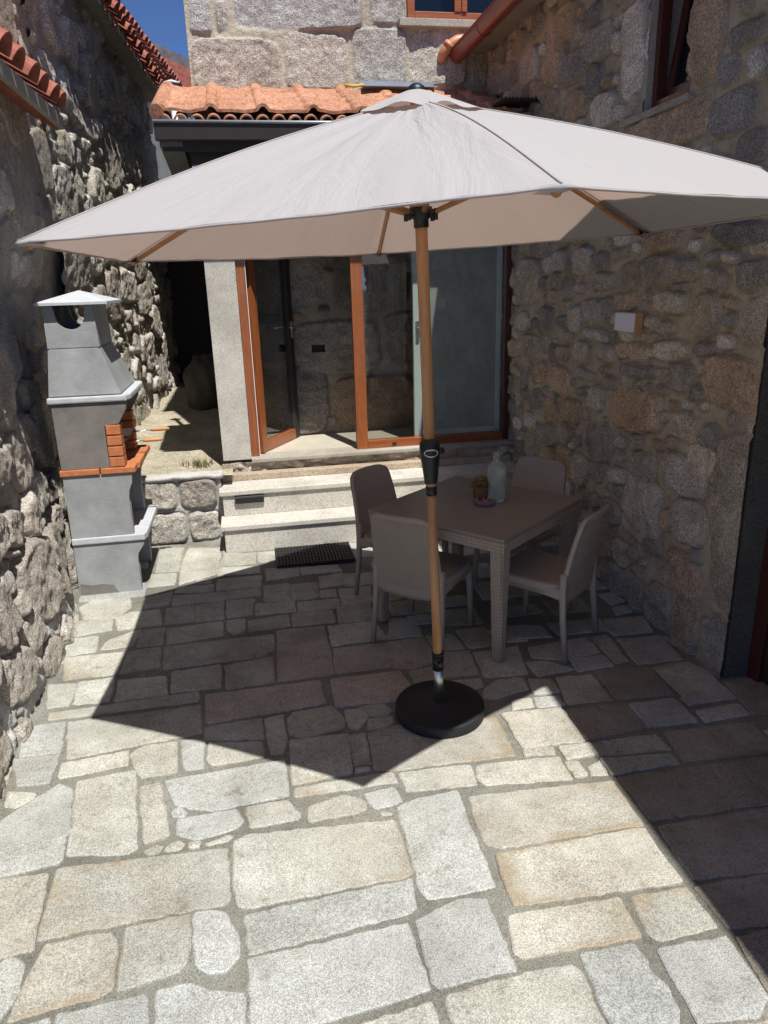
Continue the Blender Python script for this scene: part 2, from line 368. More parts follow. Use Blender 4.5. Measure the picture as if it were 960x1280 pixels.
    me.loops.add(nf*4); me.loops.foreach_set('vertex_index', q.reshape(-1).astype(np.int32))
    me.polygons.add(nf); me.polygons.foreach_set('loop_start', np.arange(0, nf*4, 4, dtype=np.int32)); me.polygons.foreach_set('loop_total', np.full(nf, 4, np.int32))
    me.polygons.foreach_set('use_smooth', np.ones(nf, bool))
    me.update(calc_edges=True)
    at = me.attributes.new('col', 'FLOAT_COLOR', 'POINT'); at.data.foreach_set('color', np.concatenate([np.clip(C, .01, .8), (.15+.85*np.clip(ed/.007, 0, 1))[..., None]], -1).reshape(-1).astype(np.float32))
    return link(name, me, mat, parent)
def cells_from(txt, rot=.06, p=(2.6, 4.5), k=1.):
    out = []
    for t in txt.split():
        a = [int(x)/1000 for x in t.split(',')]
        out.append((a[0], a[1], abs(a[2])*k, abs(a[3])*k, RNG.uniform(-rot, rot), RNG.uniform(*p)))
    return out
EXPOSURE = .27
PAVERS = '''
w -1171,2849 -1044,2812 -1040,2777 -1104,2720 -1141,2741
g -1141,2654 -985,2816 -956,2853 -894,2795 -845,2520 -863,2503 -1093,2489 -1150,2488 -1188,2611
g -1148,2480 -1090,2477 -851,2493 -839,2386 -857,2367 -1050,2340 -1103,2335
w -885,2855 -646,2875 -573,2375 -602,2361 -827,2403
o -607,2748 -526,2765 -456,2420 -543,2396
g -506,2763 14,2796 21,2556 -297,2529 -438,2589 -475,2682
g -464,2566 -438,2581 -393,2542 -407,2517 -450,2531
g -436,2508 -200,2518 -168,2438 -225,2398 -367,2383 -423,2427
w -548,2356 -497,2386 -476,2367 -483,2341 -531,2336
w -461,2371 -418,2390 -396,2364 -404,2345 -464,2344
w -378,2367 -331,2371 -333,2339 -378,2339
w -315,2346 -225,2376 -209,2368 -224,2347 -310,2342
w -855,2336 -229,2306 -218,2057 -229,2048 -845,2027
o -1100,2326 -1046,2327 -879,2322 -849,1988 -945,1984 -993,1984
o -817,2006 -604,2013 -583,1982 -567,1804 -583,1781 -859,1750
w -557,2013 -350,2028 -344,1880 -364,1807 -551,1779
g -336,2031 -283,2031 -233,2009 -187,1887 -187,1832 -224,1782 -273,1783 -316,1820 -331,1907
g -938,1958 -912,1979 -862,1941 -849,1837 -881,1763 -916,1734 -982,1948
g -716,1741 -458,1753 -446,1627 -470,1520 -701,1568
g -432,1762 -344,1762 -295,1738 -171,1694 -165,1457 -419,1510
g -827,1727 -733,1736 -716,1571 -832,1596
w -204,2343 -143,2358 422,2318 431,2036 412,2030 -170,2012 -188,2027 -204,2113
g -170,1984 424,2016 410,1887 387,1875 -158,1825
g -158,1806 369,1835 386,1585 54,1558 -149,1542
g 448,2387 507,2412 707,2432 701,1916 452,1914 441,1966
g 397,1836 479,1867 559,1887 651,1878 660,1600 406,1588 397,1609
y 423,1559 668,1581 838,1573 850,1548 842,1319 423,1331
w 41,1510 385,1546 379,1372 68,1353
w -157,2522 12,2529 54,2427 47,2401 -148,2399
w 84,2460 255,2508 329,2437 321,2391 77,2376
g 327,2496 460,2508 473,2413 365,2392 335,2444
w 373,2375 424,2357 419,2346 375,2359
w 40,2592 476,2606 480,2540 36,2537
w 495,2596 816,2579 809,2445 500,2474
w 48,2933 320,2928 296,2636 34,2614
o 741,2384 1369,2344 1358,2080 773,2083 729,2117
o 746,2057 1355,2063 1349,1797 729,1828 741,1923
o 698,1789 1101,1781 1099,1622 689,1633 676,1653
w 1140,1777 1348,1776 1356,1609 1137,1602 1125,1628
g 875,1611 1064,1608 1068,1547 1055,1516 1083,1457 1071,1369 1026,1313 861,1347 866,1412
g 1117,1576 1362,1568 1357,1452 1351,1359 1286,1314 1107,1332
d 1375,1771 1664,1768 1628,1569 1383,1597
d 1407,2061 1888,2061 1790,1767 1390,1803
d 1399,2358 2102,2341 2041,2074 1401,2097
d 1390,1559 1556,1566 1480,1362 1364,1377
w 835,2572 1216,2547 1214,2394 834,2438 822,2510
o 1081,2921 1384,2900 1379,2622 1081,2641
o 417,2912 573,2936 1043,2895 1034,2598 506,2616 398,2629
w 1078,2632 1223,2616 1208,2563 1068,2587
w 1244,2611 1397,2607 1395,2525 1234,2520
w 1228,2506 1280,2505 1285,2437 1223,2447
w 1231,2432 1287,2426 1278,2392 1223,2398
w 1308,2454 1381,2482 1369,2386 1293,2393
o 1478,3183 1675,3164 1661,2916 1428,2921
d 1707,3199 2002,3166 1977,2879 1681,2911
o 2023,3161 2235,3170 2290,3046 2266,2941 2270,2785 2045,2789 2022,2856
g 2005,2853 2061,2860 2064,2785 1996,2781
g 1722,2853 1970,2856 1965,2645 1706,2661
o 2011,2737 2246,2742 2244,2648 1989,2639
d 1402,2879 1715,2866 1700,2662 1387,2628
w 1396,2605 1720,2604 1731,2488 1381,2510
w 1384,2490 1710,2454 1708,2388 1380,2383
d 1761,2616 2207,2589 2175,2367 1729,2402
g 1376,3367 1496,3353 1609,3237 1382,3206
g 1624,3338 1830,3334 1831,3213 1611,3208
w 1857,3556 1963,3565 1929,3234 1845,3224
w 1992,3489 2264,3474 2226,3193 1957,3198
w 1452,3521 1842,3560 1822,3367 1588,3346 1429,3400
w 2030,3748 2295,3740 2245,3530 2016,3534 1987,3594
g 2170,4102 2284,4118 2305,3960 2181,3920
g 2166,3891 2271,3897 2267,3805 2139,3786
g 1994,3592 2051,3585 2062,3540 1996,3529
w 1323,3192 1446,3163 1441,3031 1299,3039
g 1283,3017 1417,3011 1421,2923 1271,2934
w 1251,3237 1301,3211 1290,3106 1192,3077
w 1170,3018 1270,3020 1261,2943 1141,2940
w 1457,3796 1630,3754 1637,3610 1397,3634
w 1675,3779 2023,3769 1995,3610 1675,3618
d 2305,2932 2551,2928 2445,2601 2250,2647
p 41,4089 329,4074 331,3484 19,3473
p 348,3772 676,3769 653,3495 331,3484
w 353,4068 641,4073 695,3822 347,3805
p 296,3436 678,3430 706,3257 618,3148 291,3162
p -364,3429 238,3435 249,3209 -346,3157
w 47,3112 71,3166 273,3179 323,3048 308,2984 112,2942 46,2978
w 334,3128 421,3120 434,3034 374,2946 333,2978
w 396,3138 534,3143 560,3064 540,3033 442,3044
w 438,3021 551,3019 555,2972 494,2930 420,2936
o 324,2914 401,2918 386,2678 314,2676
w 313,2667 378,2665 380,2639 311,2640
p 670,3777 900,3790 913,3493 741,3444 658,3479
w 730,3432 862,3445 848,3277 735,3290
w 920,3802 1080,3781 1098,3590 922,3617
w 914,3586 1111,3555 1086,3304 900,3306
w 1128,3535 1399,3550 1343,3243 1108,3257
w 1075,3156 1154,3218 1294,3213 1290,3106 1083,3051 1034,3075
w 876,3270 1078,3256 1072,3170 956,3145
w 1110,3827 1299,3835 1269,3598 1120,3585
w 1410,3808 1558,3790 1482,3596 1355,3610
w 444,4322 671,4349 644,4091 423,4088
w 144,4294 413,4288 405,4112 141,4113
w 192,4470 471,4465 469,4315 180,4305
w 376,4869 556,4899 536,4679 363,4652
w 256,5084 537,5065 559,4925 255,4936
w 350,4618 472,4624 466,4497 356,4494
w 490,4619 715,4609 692,4366 481,4333
w 562,4872 794,4838 756,4623 542,4654
w 166,4773 356,4774 338,4498 158,4500
w 746,4085 845,4061 901,3896 897,3808 692,3806
w 788,4299 1070,4336 1032,4113 770,4119
w 857,4077 1023,4076 990,3948 881,3957
w 1104,4116 1315,4104 1294,3873 1045,3898
w 1157,4314 1302,4299 1294,4151 1114,4154
w 838,4554 1114,4508 1081,4378 796,4339
w -1249,4745 -1180,4837 -932,4819 -910,4660 -972,4511 -1185,4544
w -1241,4423 -1215,4532 -995,4497 -978,4340 -1215,4299
w -1250,4279 -1048,4283 -1025,4071 -1199,4048
w -1005,4083 -986,4197 -806,4316 -815,4087
w -978,4493 -906,4576 -710,4568 -670,4339 -945,4331
o -1196,4031 -851,4019 -858,3767 -1137,3761
w -837,4026 -648,4036 -630,3787 -843,3764
w -1214,3738 -1058,3715 -1052,3488 -1155,3488
w -1054,3728 -868,3740 -853,3480 -1034,3497
w -839,3691 -583,3673 -558,3475 -826,3473
w -1143,3436 -835,3450 -394,3476 -389,3384 -888,3377 -1128,3373
w -1026,3338 -701,3333 -387,3346 -362,3094 -965,3024
g -1243,3342 -1040,3350 -1007,3082 -1183,3092
g -1207,3079 -1004,3069 -1001,2863 -1132,2866
w -981,2999 -689,3027 -681,2919 -973,2884
y -681,2999 -615,3045 -476,3045 -457,2813 -609,2802 -640,2874
g -458,3051 -353,3038 -348,2817 -423,2815 -442,2925
w -333,3002 -86,2956 -71,2840 -302,2825 -327,2859
w -357,3137 -75,3152 -74,2974 -346,3026
w -62,3149 24,3164 31,2939 7,2842 -47,2845
w -559,3725 -290,3736 -284,3490 -546,3499
w -267,3715 2,3759 -2,3478 -255,3457
w -632,4026 22,4040 6,3838 -65,3775 -612,3753
w -640,4275 -296,4304 -283,4097 -619,4056
w -271,4298 -153,4308 -154,4119 -219,4081 -265,4165
w -137,4265 128,4298 125,4124 -138,4115
w -812,4299 -650,4296 -643,4062 -789,4064
w -668,4579 -487,4589 -472,4329 -654,4335
w -478,4586 -295,4614 -288,4322 -463,4326
w -277,4609 -89,4606 -111,4337 -272,4338
w -643,4791 -371,4768 -40,4778 -43,4640 -646,4615
w -840,4796 -649,4862 -657,4640 -809,4614
w -638,4836 -637,4930 -367,4910 -371,4782
w -351,5005 -34,5000 -39,4802 -353,4787
w -1,5123 258,5110 244,4928 1,4889
w -20,4797 159,4800 149,4502 -28,4525
w -82,4517 176,4496 173,4327 -94,4333
w -836,5233 -660,5214 -650,4982 -844,4983
w -834,5781 -642,5761 -643,5236 -809,5252
w -598,5750 -339,5681 -354,5108 -622,4975 -633,5371
w -315,5520 -63,5483 -68,5251 -349,5269
w -53,5481 84,5475 74,5242 -47,5263
w -348,5241 -39,5188 -42,5054 -353,5082'''
RWALL = '''5852,2003,252,198 5612,2245,262,70 5333,2130,232,75 4863,2128,171,90 5333,2006,95,65 5075,1958,100,82 4894,1964,81,37 4572,1998,149,56 4620,1816,233,88 5472,1715,164,116 5951,1687,127,87 5185,1714,92,45 5758,1490,303,95 5047,1617,74,42 4616,1664,218,46 4821,1525,137,76 5124,1493,112,63 4456,1562,146,65 5142,1285,207,106 4749,1387,166,40 4780,1260,119,36 4438,1453,103,28 4360,1370,89,48 3970,2045,459,90 4253,1878,151,60 3789,1884,178,59 3667,1971,78,26 3866,1760,170,43 4136,1600,184,56 3720,1633,179,57 3419,1666,100,41 4069,1488,254,42 3616,1498,142,80 3453,1829,131,109 3393,1998,103,58 3269,1894,76,31 3238,1815,54,37 3240,1709,70,45 3160,1519,231,135 2996,1815,150,128 3061,2024,174,73 3176,2199,280,57 3406,2098,54,33 3270,2098,63,32 3060,2137,127,32 3893,2202,215,60 3579,2169,66,38 3780,1403,65,28 3645,1330,54,34 3505,1364,43,35 4057,1246,336,141 3521,1237,135,81 3263,1219,90,72 3323,1094,150,97 3450,976,223,114 3893,929,142,98 3883,666,239,206 3380,736,170,131 3407,416,195,129 3713,478,89,72 3027,835,181,505 4501,953,212,135 4940,1091,161,95 5314,838,232,85 5281,1034,136,101 3313,147,136,202 3600,99,136,179 3844,88,92,114 4131,92,156,109 4081,291,101,98 4362,303,175,140 5389,3659,237,112 4792,3411,191,106 4703,3009,179,107 5133,3121,223,103 5552,3461,167,108 6546,3611,317,107 5175,3367,210,101 4353,3238,138,264 3627,3132,132,240 3370,2745,169,100 3441,2941,76,71 3339,3047,131,50 3226,2906,51,73 3959,2768,421,114 3210,2569,119,83 5982,3556,217,137 3883,2512,314,100 4986,2841,367,98 3241,2384,186,86 3626,2389,140,76 5500,2641,447,123 4547,2549,263,92'''
TOWER = '''-151,4131,89,117 22,4142,49,112 653,4236,546,178 1415,4277,158,163 119,3783,371,202 783,3826,270,211 1332,3868,233,219 1850,3878,255,222 2321,3874,184,212'''
# ================================================================== CAMERA, LIGHT, SKY
cam = bpy.data.cameras.new('camera'); co = bpy.data.objects.new('camera', cam); COL.objects.link(co)
yaw, pitch, roll = R(10.16), R(17.859), R(-1.6854)
fw = Vector((math.sin(yaw)*math.cos(pitch), math.cos(yaw)*math.cos(pitch), -math.sin(pitch)))
rt = Vector((math.cos(yaw), -math.sin(yaw), 0)); up = rt.cross(fw)
r2 = math.cos(roll)*rt + math.sin(roll)*up; u2 = -math.sin(roll)*rt + math.cos(roll)*up
co.matrix_world = Matrix(((r2.x, u2.x, -fw.x, 0), (r2.y, u2.y, -fw.y, 0), (r2.z, u2.z, -fw.z, 2.05), (0, 0, 0, 1)))
cam.sensor_fit = 'VERTICAL'; cam.sensor_height = 36; cam.lens = 902.36/1280*36; cam.clip_end = 500; cam.clip_start = .05
SC.camera = co
KX, KY = -.143, .476                                             # sunlight moves this far per metre it falls
sd = Vector((-KX, -KY, 1)).normalized()                          # towards the sun
sun = bpy.data.lights.new('sun', 'SUN'); so = bpy.data.objects.new('sun', sun); COL.objects.link(so)
sun.energy = 5.0; sun.angle = R(.53); sun.color = (1, .975, .93); so.rotation_euler = sd.to_track_quat('Z', 'Y').to_euler(); so.location = sd*30
w = bpy.data.worlds.new('World'); SC.world = w; w.use_nodes = True; nt = w.node_tree
sky = nt.nodes.new('ShaderNodeTexSky'); sky.sky_type = 'NISHITA'; sky.sun_disc = False
sky.sun_elevation = math.asin(sd.z); sky.sun_rotation = math.atan2(sd.x, sd.y); sky.air_density = .45; sky.dust_density = 0; sky.ozone_density = 8.0; sky.altitude = 2500
nt.links.new(sky.outputs[0], nt.nodes['Background'].inputs[0]); nt.nodes['Background'].inputs[1].default_value = .15
SC.view_settings.view_transform = 'Standard'; SC.view_settings.look = 'None'; SC.view_settings.gamma = 1; SC.view_settings.exposure = EXPOSURE
SC.render.engine = 'CYCLES'; SC.cycles.max_bounces = 8; SC.cycles.transparent_max_bounces = 12; SC.cycles.use_denoising = True

# ================================================================== GROUND AND PAVING
g = MB(); g.box(-150, 150, -150, 150, -.4, -.03); setp(g.build('ground', M['soil']), kind='structure')
def ngon_area(p): return .5*abs(sum(p[i][0]*p[(i+1)%len(p)][1]-p[(i+1)%len(p)][0]*p[i][1] for i in range(len(p))))
def inpoly(x, y, p):
    c = False; j = len(p)-1
    for i in range(len(p)):
        if (p[i][1] > y) != (p[j][1] > y) and x < (p[j][0]-p[i][0])*(y-p[i][1])/(p[j][1]-p[i][1])+p[i][0]: c = not c
        j = i
    return c
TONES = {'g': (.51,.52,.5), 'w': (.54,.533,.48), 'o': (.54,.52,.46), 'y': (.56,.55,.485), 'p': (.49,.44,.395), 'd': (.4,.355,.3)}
polys = []
for line in PAVERS.strip().split('\n'):
    t = line.split(); polys.append((t[0], [tuple(int(a)/1000 for a in q.split(',')) for q in t[1:]]))
# an occupancy grid of 2.5 cm so that further stones fill what is left of the yard
gx0, gx1, gy0, gy1, gs = -1.6, 3.1, -1.6, 6.0, .025
occ = np.zeros((int((gx1-gx0)/gs)+1, int((gy1-gy0)/gs)+1), bool)
def cells_of(p, grow=0.):
    cx = sum(a for a, b in p)/len(p); cy = sum(b for a, b in p)/len(p)
    xs = [a for a, b in p]; ys = [b for a, b in p]
    for i in range(max(0, int((min(xs)-grow-gx0)/gs)), min(occ.shape[0]-1, int((max(xs)+grow-gx0)/gs)+1)+1):
        for j in range(max(0, int((min(ys)-grow-gy0)/gs)), min(occ.shape[1]-1, int((max(ys)+grow-gy0)/gs)+1)+1):
            if inpoly(gx0+i*gs, gy0+j*gs, p): yield i, j
for _, p in polys:
    for i, j in cells_of(p): occ[i, j] = True
def tryrect(x, y, wx, wy):
    if -1.2 < x < 1.25 and 1.2 < y < 4.3: return
    a = R(random.uniform(-3, 9)); c, s = math.cos(a), math.sin(a)
    jit = lambda v: v*random.uniform(.9, 1.06)
    p = [(x+c*u-s*v, y+s*u+c*v) for u, v in ((-jit(wx),-jit(wy)), (jit(wx),-jit(wy)), (jit(wx),jit(wy)), (-jit(wx),jit(wy)))]
    cl = list(cells_of([(x+(q[0]-x)*1.08, y+(q[1]-y)*1.1) for q in p]))
    if not cl or any(occ[i, j] for i, j in cl): return
    for i, j in cl: occ[i, j] = True
    polys.append((random.choice('wwwgop'), p))
for sx, sy, n in ((.3,.15,260), (.2,.13,400), (.14,.1,600), (.1,.07,800), (.06,.045,900)):
    for _ in range(n): tryrect(random.uniform(gx0, gx1), random.uniform(gy0, gy1-.3), sx*random.uniform(.8,1.2), sy*random.uniform(.85,1.2))
def offset_in(p, d):
    n = len(p); out = []
    for i in range(n):
        a, b, c = Vector(p[i-1]), Vector(p[i]), Vector(p[(i+1)%n])
        t = (c-a); t = t.normalized() if t.length > 1e-9 else Vector((1, 0))
        out.append((b.x - t.y*d, b.y + t.x*d))
    return out
pv, pf, pc, ps = [], [], [], []
for tone, p in polys:
    if sum((p[(i+1)%len(p)][0]-p[i][0])*(p[(i+1)%len(p)][1]+p[i][1]) for i in range(len(p))) > 0: p = p[::-1]      # counter-clockwise
    p = offset_in(p, -.0075)
    # round the corners, then resample with a rough chipped edge
    q = []
    for i in range(len(p)):
        a, b, c = Vector(p[i-1]), Vector(p[i]), Vector(p[(i+1)%len(p)])
        r1 = min(.014, (a-b).length*.3); r3 = min(.014, (c-b).length*.3)
        e1 = b+(a-b).normalized()*r1; e3 = b+(c-b).normalized()*r3
        q += [e1, (e1+e3)*.25+b*.5, e3]
    big = math.sqrt(ngon_area(p)); seg = .02; rs = []
    for i in range(len(q)):
        a, b = q[i], q[(i+1)%len(q)]; k = max(1, int((b-a).length/seg))
        for j in range(k): rs.append(a+(b-a)*j/k)
    rs = [Vector((v.x + .0045*(2*float(vnoise(np.array(v.x*26), np.array(v.y*26), 5))-1) + .002*random.uniform(-1, 1), v.y + .0045*(2*float(vnoise(np.array(v.x*26), np.array(v.y*26), 6))-1) + .002*random.uniform(-1, 1))) for v in rs]
    o = [(v.x, v.y) for v in rs]; n = len(o)
    rings = [(o, -.008), (offset_in(o, .002), .004), (offset_in(o, .008), .008)]
    cx = sum(a for a, b in o)/n; cy = sum(b for a, b in o)/n
    k3 = max(.3, 1-.09/max(.1, big*.55)); rings.append(([(cx+(a-cx)*k3, cy+(b-cy)*k3) for a, b in rings[2][0]], .009))
    tx, ty, dz = random.uniform(-.008, .008), random.uniform(-.008, .008), random.uniform(-.003, .003)
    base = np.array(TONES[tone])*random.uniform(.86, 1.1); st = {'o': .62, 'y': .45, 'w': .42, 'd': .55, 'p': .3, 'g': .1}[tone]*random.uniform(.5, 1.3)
    dirs = random.uniform(0, 2*PI); b0 = len(pv)
    for ri, (ring, z) in enumerate(rings):
        for a, b in ring:
            pv.append((a, b, z+tx*(a-cx)+ty*(b-cy)+dz)); pc.append((*base, 1))
            side = .5+.5*math.cos(math.atan2(b-cy, a-cx)-dirs)
            ps.append(0 if ri == 3 else st*(.35+.65*side**1.5))
    for ri in range(3):
        for i in range(n):
            j = (i+1)%n; pf.append((b0+ri*n+i, b0+ri*n+j, b0+(ri+1)*n+j, b0+(ri+1)*n+i))
    pf.append(tuple(b0+3*n+i for i in range(n)))
nst = len(pf)
b0 = len(pv); JX = np.arange(-1.7, 3.2, .05); JY = np.arange(-1.7, 6.0, .05)
JU, JV = np.meshgrid(JX, JY, indexing='ij'); JZ = .001+.0035*fbm(JU, JV, 9, 4, 77); mc = .9+.35*fbm(JU, JV, 2.2, 4, 55)
for i in range(len(JX)):
    for j in range(len(JY)):
        pv.append((JX[i], JY[j], JZ[i, j])); k = mc[i, j]; pc.append((.29*k, .285*k, .25*k, 1)); ps.append(0)
for i in range(len(JX)-1):
    for j in range(len(JY)-1):
        a = b0+i*len(JY)+j; pf.append((a, a+len(JY), a+len(JY)+1, a+1))
me = bpy.data.meshes.new('paving'); me.from_pydata(pv, [], pf); me.update()
at = me.attributes.new('col', 'FLOAT_COLOR', 'POINT'); at.data.foreach_set('color', np.array(pc, np.float32).reshape(-1))
at = me.attributes.new('stain', 'FLOAT', 'POINT'); at.data.foreach_set('value', np.array(ps, np.float32))
setp(link('paving', me, M['paver']), kind='structure')

# raised path between the houses
PX = np.linspace(-1.75, -.2, 60); PY = np.linspace(5.93, 12.6, 200); U, V = np.meshgrid(PX, PY, indexing='ij')
Z = .545 + .028*fbm(U, V, 2.2, 5, 4) + .012*(V-5.9)*0 + .1*np.clip((-1.1-U)/.35, 0, 1)**1.5
vs = np.stack([U, V, Z], -1).reshape(-1, 3); ny = len(PY)
mesh_obj('path', vs.tolist(), [(i*ny+j, (i+1)*ny+j, (i+1)*ny+j+1, i*ny+j+1) for i in range(len(PX)-1) for j in range(ny-1)], M['earth'], None, True)
setp(bpy.data.objects['path'], kind='structure')

# ================================================================== RIGHT HOUSE (wall, eave, gutter, window, door)
rh = empty('stone_house', (2.31, 3, 0), 'rubble stone house on the right with red brown gutter and tilted window', 'house')
cells = cells_from(RWALL, k=.94)
cells = fill_cells(cells, 2.95, 7.25, 0, 3.95, (.11, .075, .05, .034), 1500, (.6, 1.0), .92)
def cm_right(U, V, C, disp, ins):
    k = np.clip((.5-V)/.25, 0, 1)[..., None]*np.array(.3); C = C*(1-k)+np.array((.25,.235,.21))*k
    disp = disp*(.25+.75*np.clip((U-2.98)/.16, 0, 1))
    return C, disp
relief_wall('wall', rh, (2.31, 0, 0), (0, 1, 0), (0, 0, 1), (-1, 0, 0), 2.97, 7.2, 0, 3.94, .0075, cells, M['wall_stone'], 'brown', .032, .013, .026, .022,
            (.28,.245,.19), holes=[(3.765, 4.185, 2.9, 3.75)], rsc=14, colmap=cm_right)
c2 = fill_cells([], -1.6, 2.97, 0, 3.95, (.2, .12, .07, .045), 500)
relief_wall('wall', rh, (2.31, 0, 0), (0, 1, 0), (0, 0, 1), (-1, 0, 0), -1.6, 2.97, 0, 3.94, .03, c2, M['wall_stone'], 'brown', .035, .03, .016, .016, (.36,.31,.235),
            holes=[(1.95, 2.98, -1, 2.15)], rsc=14)
d = MB(); d.box(2.324, 2.85, 2.97, 3.25, 0, 3.6); d.box(2.324, 2.85, 1.7, 1.97, 0, 2.14); d.box(2.33, 2.85, 1.7, 3.2, 2.14, 2.4); d.build('door_jamb', granite('dark_jamb_granite', .5, .6, 40, attr=False, col=(.13,.113,.09)), rh)
d = MB(); d.box(2.45, 2.53, 2.88, 2.966, 0, 2.13, .004); d.box(2.45, 2.53, 1.97, 2.05, 0, 2.13, .004); d.box(2.45, 2.53, 2.05, 2.88, 2.05, 2.13, .004)
dr = d.build('door', M['wood_dark'], rh)
d = MB(); d.box(2.47, 2.51, 2.052, 2.878, .02, 2.048, .004)
for k in range(3): d.box(2.462, 2.472, 2.14, 2.8, .12+.66*k, .66+.66*k, .006)
d.build('door_panel', M['plaster_dark'], dr)
d = MB(); d.box(2.42, 2.47, 2.1, 2.13, .98, 1.0, .005); d.box(2.42, 2.435, 2.1, 2.22, .98, 1.0, .005); d.build('handle', M['steel'], dr)
# window reveal, frame, tilted sash
d = MB(); yw0, yw1, zw0, zw1 = 3.765, 4.185, 2.9, 3.75
d.box(2.3, 2.75, yw1, yw1+.1, zw0-.02, zw1+.1); d.box(2.318, 2.75, yw0-.1, yw0, zw0-.02, zw1+.1); d.box(2.32, 2.75, yw0, yw1, zw1, zw1+.1)
d.build('window_reveal', M['sill_granite'], rh)
d = MB(); d.box(2.27, 2.6, 3.72, 4.42, 2.86, 2.897, .006); d.build('window_sill', M['sill_granite'], rh)
fr = MB()
for (a, b, c, e) in ((yw1-.045, yw1-.003, zw0+.002, zw1-.003), (yw0+.003, yw0+.045, zw0+.002, zw1-.003)): fr.box(2.335, 2.395, a, b, c, e, .004)
fr.box(2.335, 2.395, yw0+.046, yw1-.046, zw0+.002, zw0+.045, .004); fr.box(2.335, 2.395, yw0+.046, yw1-.046, zw1-.046, zw1-.003, .004)
fr = fr.build('window', M['wood_dark'], rh)
T = Matrix.Translation((2.385, 0, zw0+.05)) @ Matrix.Rotation(R(8), 4, 'Y')
s = MB()
for (a, b, c, e) in ((yw1-.095, yw1-.05, 0, .74), (yw0+.05, yw0+.095, 0, .74), (yw0+.095, yw1-.095, 0, .05), (yw0+.095, yw1-.095, .69, .74)): s.box(0, .04, a, b, c, e, .004, M=T)
s.build('sash', M['wood_dark'], fr)
s = MB(); s.box(.016, .024, yw0+.094, yw1-.094, .049, .692, M=T); s.build('pane', M['glass_dark'], fr)
s = MB()
for k in range(26):
    y0 = yw0+.06+k*.0118; s.box(2.6+.015*math.sin(k*1.25), 2.607+.015*math.sin(k*1.25), y0, y0+.0125, zw0, zw1)
s.build('curtain', M['curtain'], fr)
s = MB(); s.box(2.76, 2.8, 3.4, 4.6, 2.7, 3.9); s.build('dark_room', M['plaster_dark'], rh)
# eave: soffit slab, gutter, tiles
s = MB(); s.prism([(2.03, 3.9), (2.33, 3.91), (2.6, 4.0), (2.6, 4.05), (2.03, 3.96)], -1.6, 7.2, 'y'); s.build('eave_soffit', M['soffit_concrete'], rh)
s = MB(); ga = [PI+PI*k/14 for k in range(15)]; gc = (2.015, 3.915); go_, gi = .07, .064
prof = [(gc[0]+go_*math.cos(a), gc[1]+go_*math.sin(a)*1.25) for a in ga] + [(gc[0]+gi*math.cos(a), gc[1]+gi*math.sin(a)*1.25) for a in ga[::-1]]
s.prism(prof, -1.6, 7.15, 'y')
s.prism([(gc[0]+.063*math.cos(a), gc[1]+.078*math.sin(a)) for a in ga], 7.12, 7.149, 'y')
s.tube([(gc[0]-.071, -1.6, gc[1]+.002), (gc[0]-.071, 7.15, gc[1]+.002)], .008, 8)
gut = s.build('gutter', M['gutter'], rh)
for y in (.2, 1.4, 2.6, 3.8, 5.0, 6.2, 7.0):
    s = MB(); pr_ = [(gc[0]+.074*math.cos(a), gc[1]+.092*math.sin(a)) for a in ga]+[(gc[0]+.069*math.cos(a), gc[1]+.087*math.sin(a)) for a in ga[::-1]]
    s.prism(pr_, y, y+.03, 'y'); s.build('bracket', M['gutter'], gut)
s = MB(); s.tube([(2.015, 7.06, 3.86), (2.015, 7.06, 3.8), (2.015, 7.09, 3.75), (2.0, 7.13, 3.76)], .04, 14); s.build('elbow', M['gutter'], gut)
def barrel_row(mb, p0, along, upslope, n, pitch, r, length, thick=.012, seg=8, jitter=.006):
    """a row of half-round tiles; along = unit step vector, upslope = unit vector up the roof"""
    al = Vector(along).normalized(); us = Vector(upslope).normalized(); nn = al.cross(us)
    if nn.z < 0: nn = -nn
    for k in range(n):
        o = Vector(p0) + al*(pitch*k) + us*random.uniform(-jitter, jitter)*3 + nn*random.uniform(-jitter, jitter)
        for sgn, off in ((1, 0), (-1, pitch/2)):                                  # cover tile, then the pan between two covers
            c = o + al*off - (nn*(.35*r) if sgn < 0 else Vector((0, 0, 0)))
            vs = []
            for e, rr in ((0, r), (1, r*.86)):
                for lay in (0, 1):
                    q = rr - lay*thick
                    for i in range(seg+1):
                        a = PI*i/seg; vs.append(c + us*(length*e) + al*(q*math.cos(a)) + nn*(sgn*q*math.sin(a)))
            m = seg+1; F = []
            for i in range(seg):
                F += [(i, i+1, 2*m+i+1, 2*m+i), (m+i, 3*m+i, 3*m+i+1, m+i+1), (i, m+i, m+i+1, i+1), (2*m+i, 2*m+i+1, 3*m+i+1, 3*m+i)]
            F += [(0, 2*m, 3*m, m), (seg, m+seg, 3*m+seg, 2*m+seg)]
            mb.verts(vs, F)
    return mb
s = MB(); barrel_row(s, (2.25, -1.5, 4.08), (0, 1, 0), (.9, 0, .4), 36, .24, .1, .55); s.prism([(2.07, 3.975), (4.6, 5.1), (4.6, 5.2), (2.07, 3.99)], -1.6, 7.2, 'y'); s.build('roof', M['tile_red'], rh)

# wall lamp on the right wall
lm = empty('wall_lamp', (2.28, 4.15, 1.76), 'small white rectangular wall lamp fixed on the shaded rubble wall', 'lamp')
s = MB(); s.box(2.255, 2.29, 4.03, 4.275, 1.708, 1.818, .004); s.build('body', M['white_plastic'], lm)
s = MB(); s.box(2.249, 2.256, 4.185, 4.27, 1.712, 1.814, .003); s.build('panel', M['bulb_white'], lm)
s = MB(); s.box(2.249, 2.256, 4.035, 4.17, 1.712, 1.814, .003); s.build('panel', M['bulb_white'], lm)
s = MB(); s.box(2.25, 2.296, 4.012, 4.029, 1.703, 1.823, .003); s.build('side_trim', M['wood_pole'], lm)

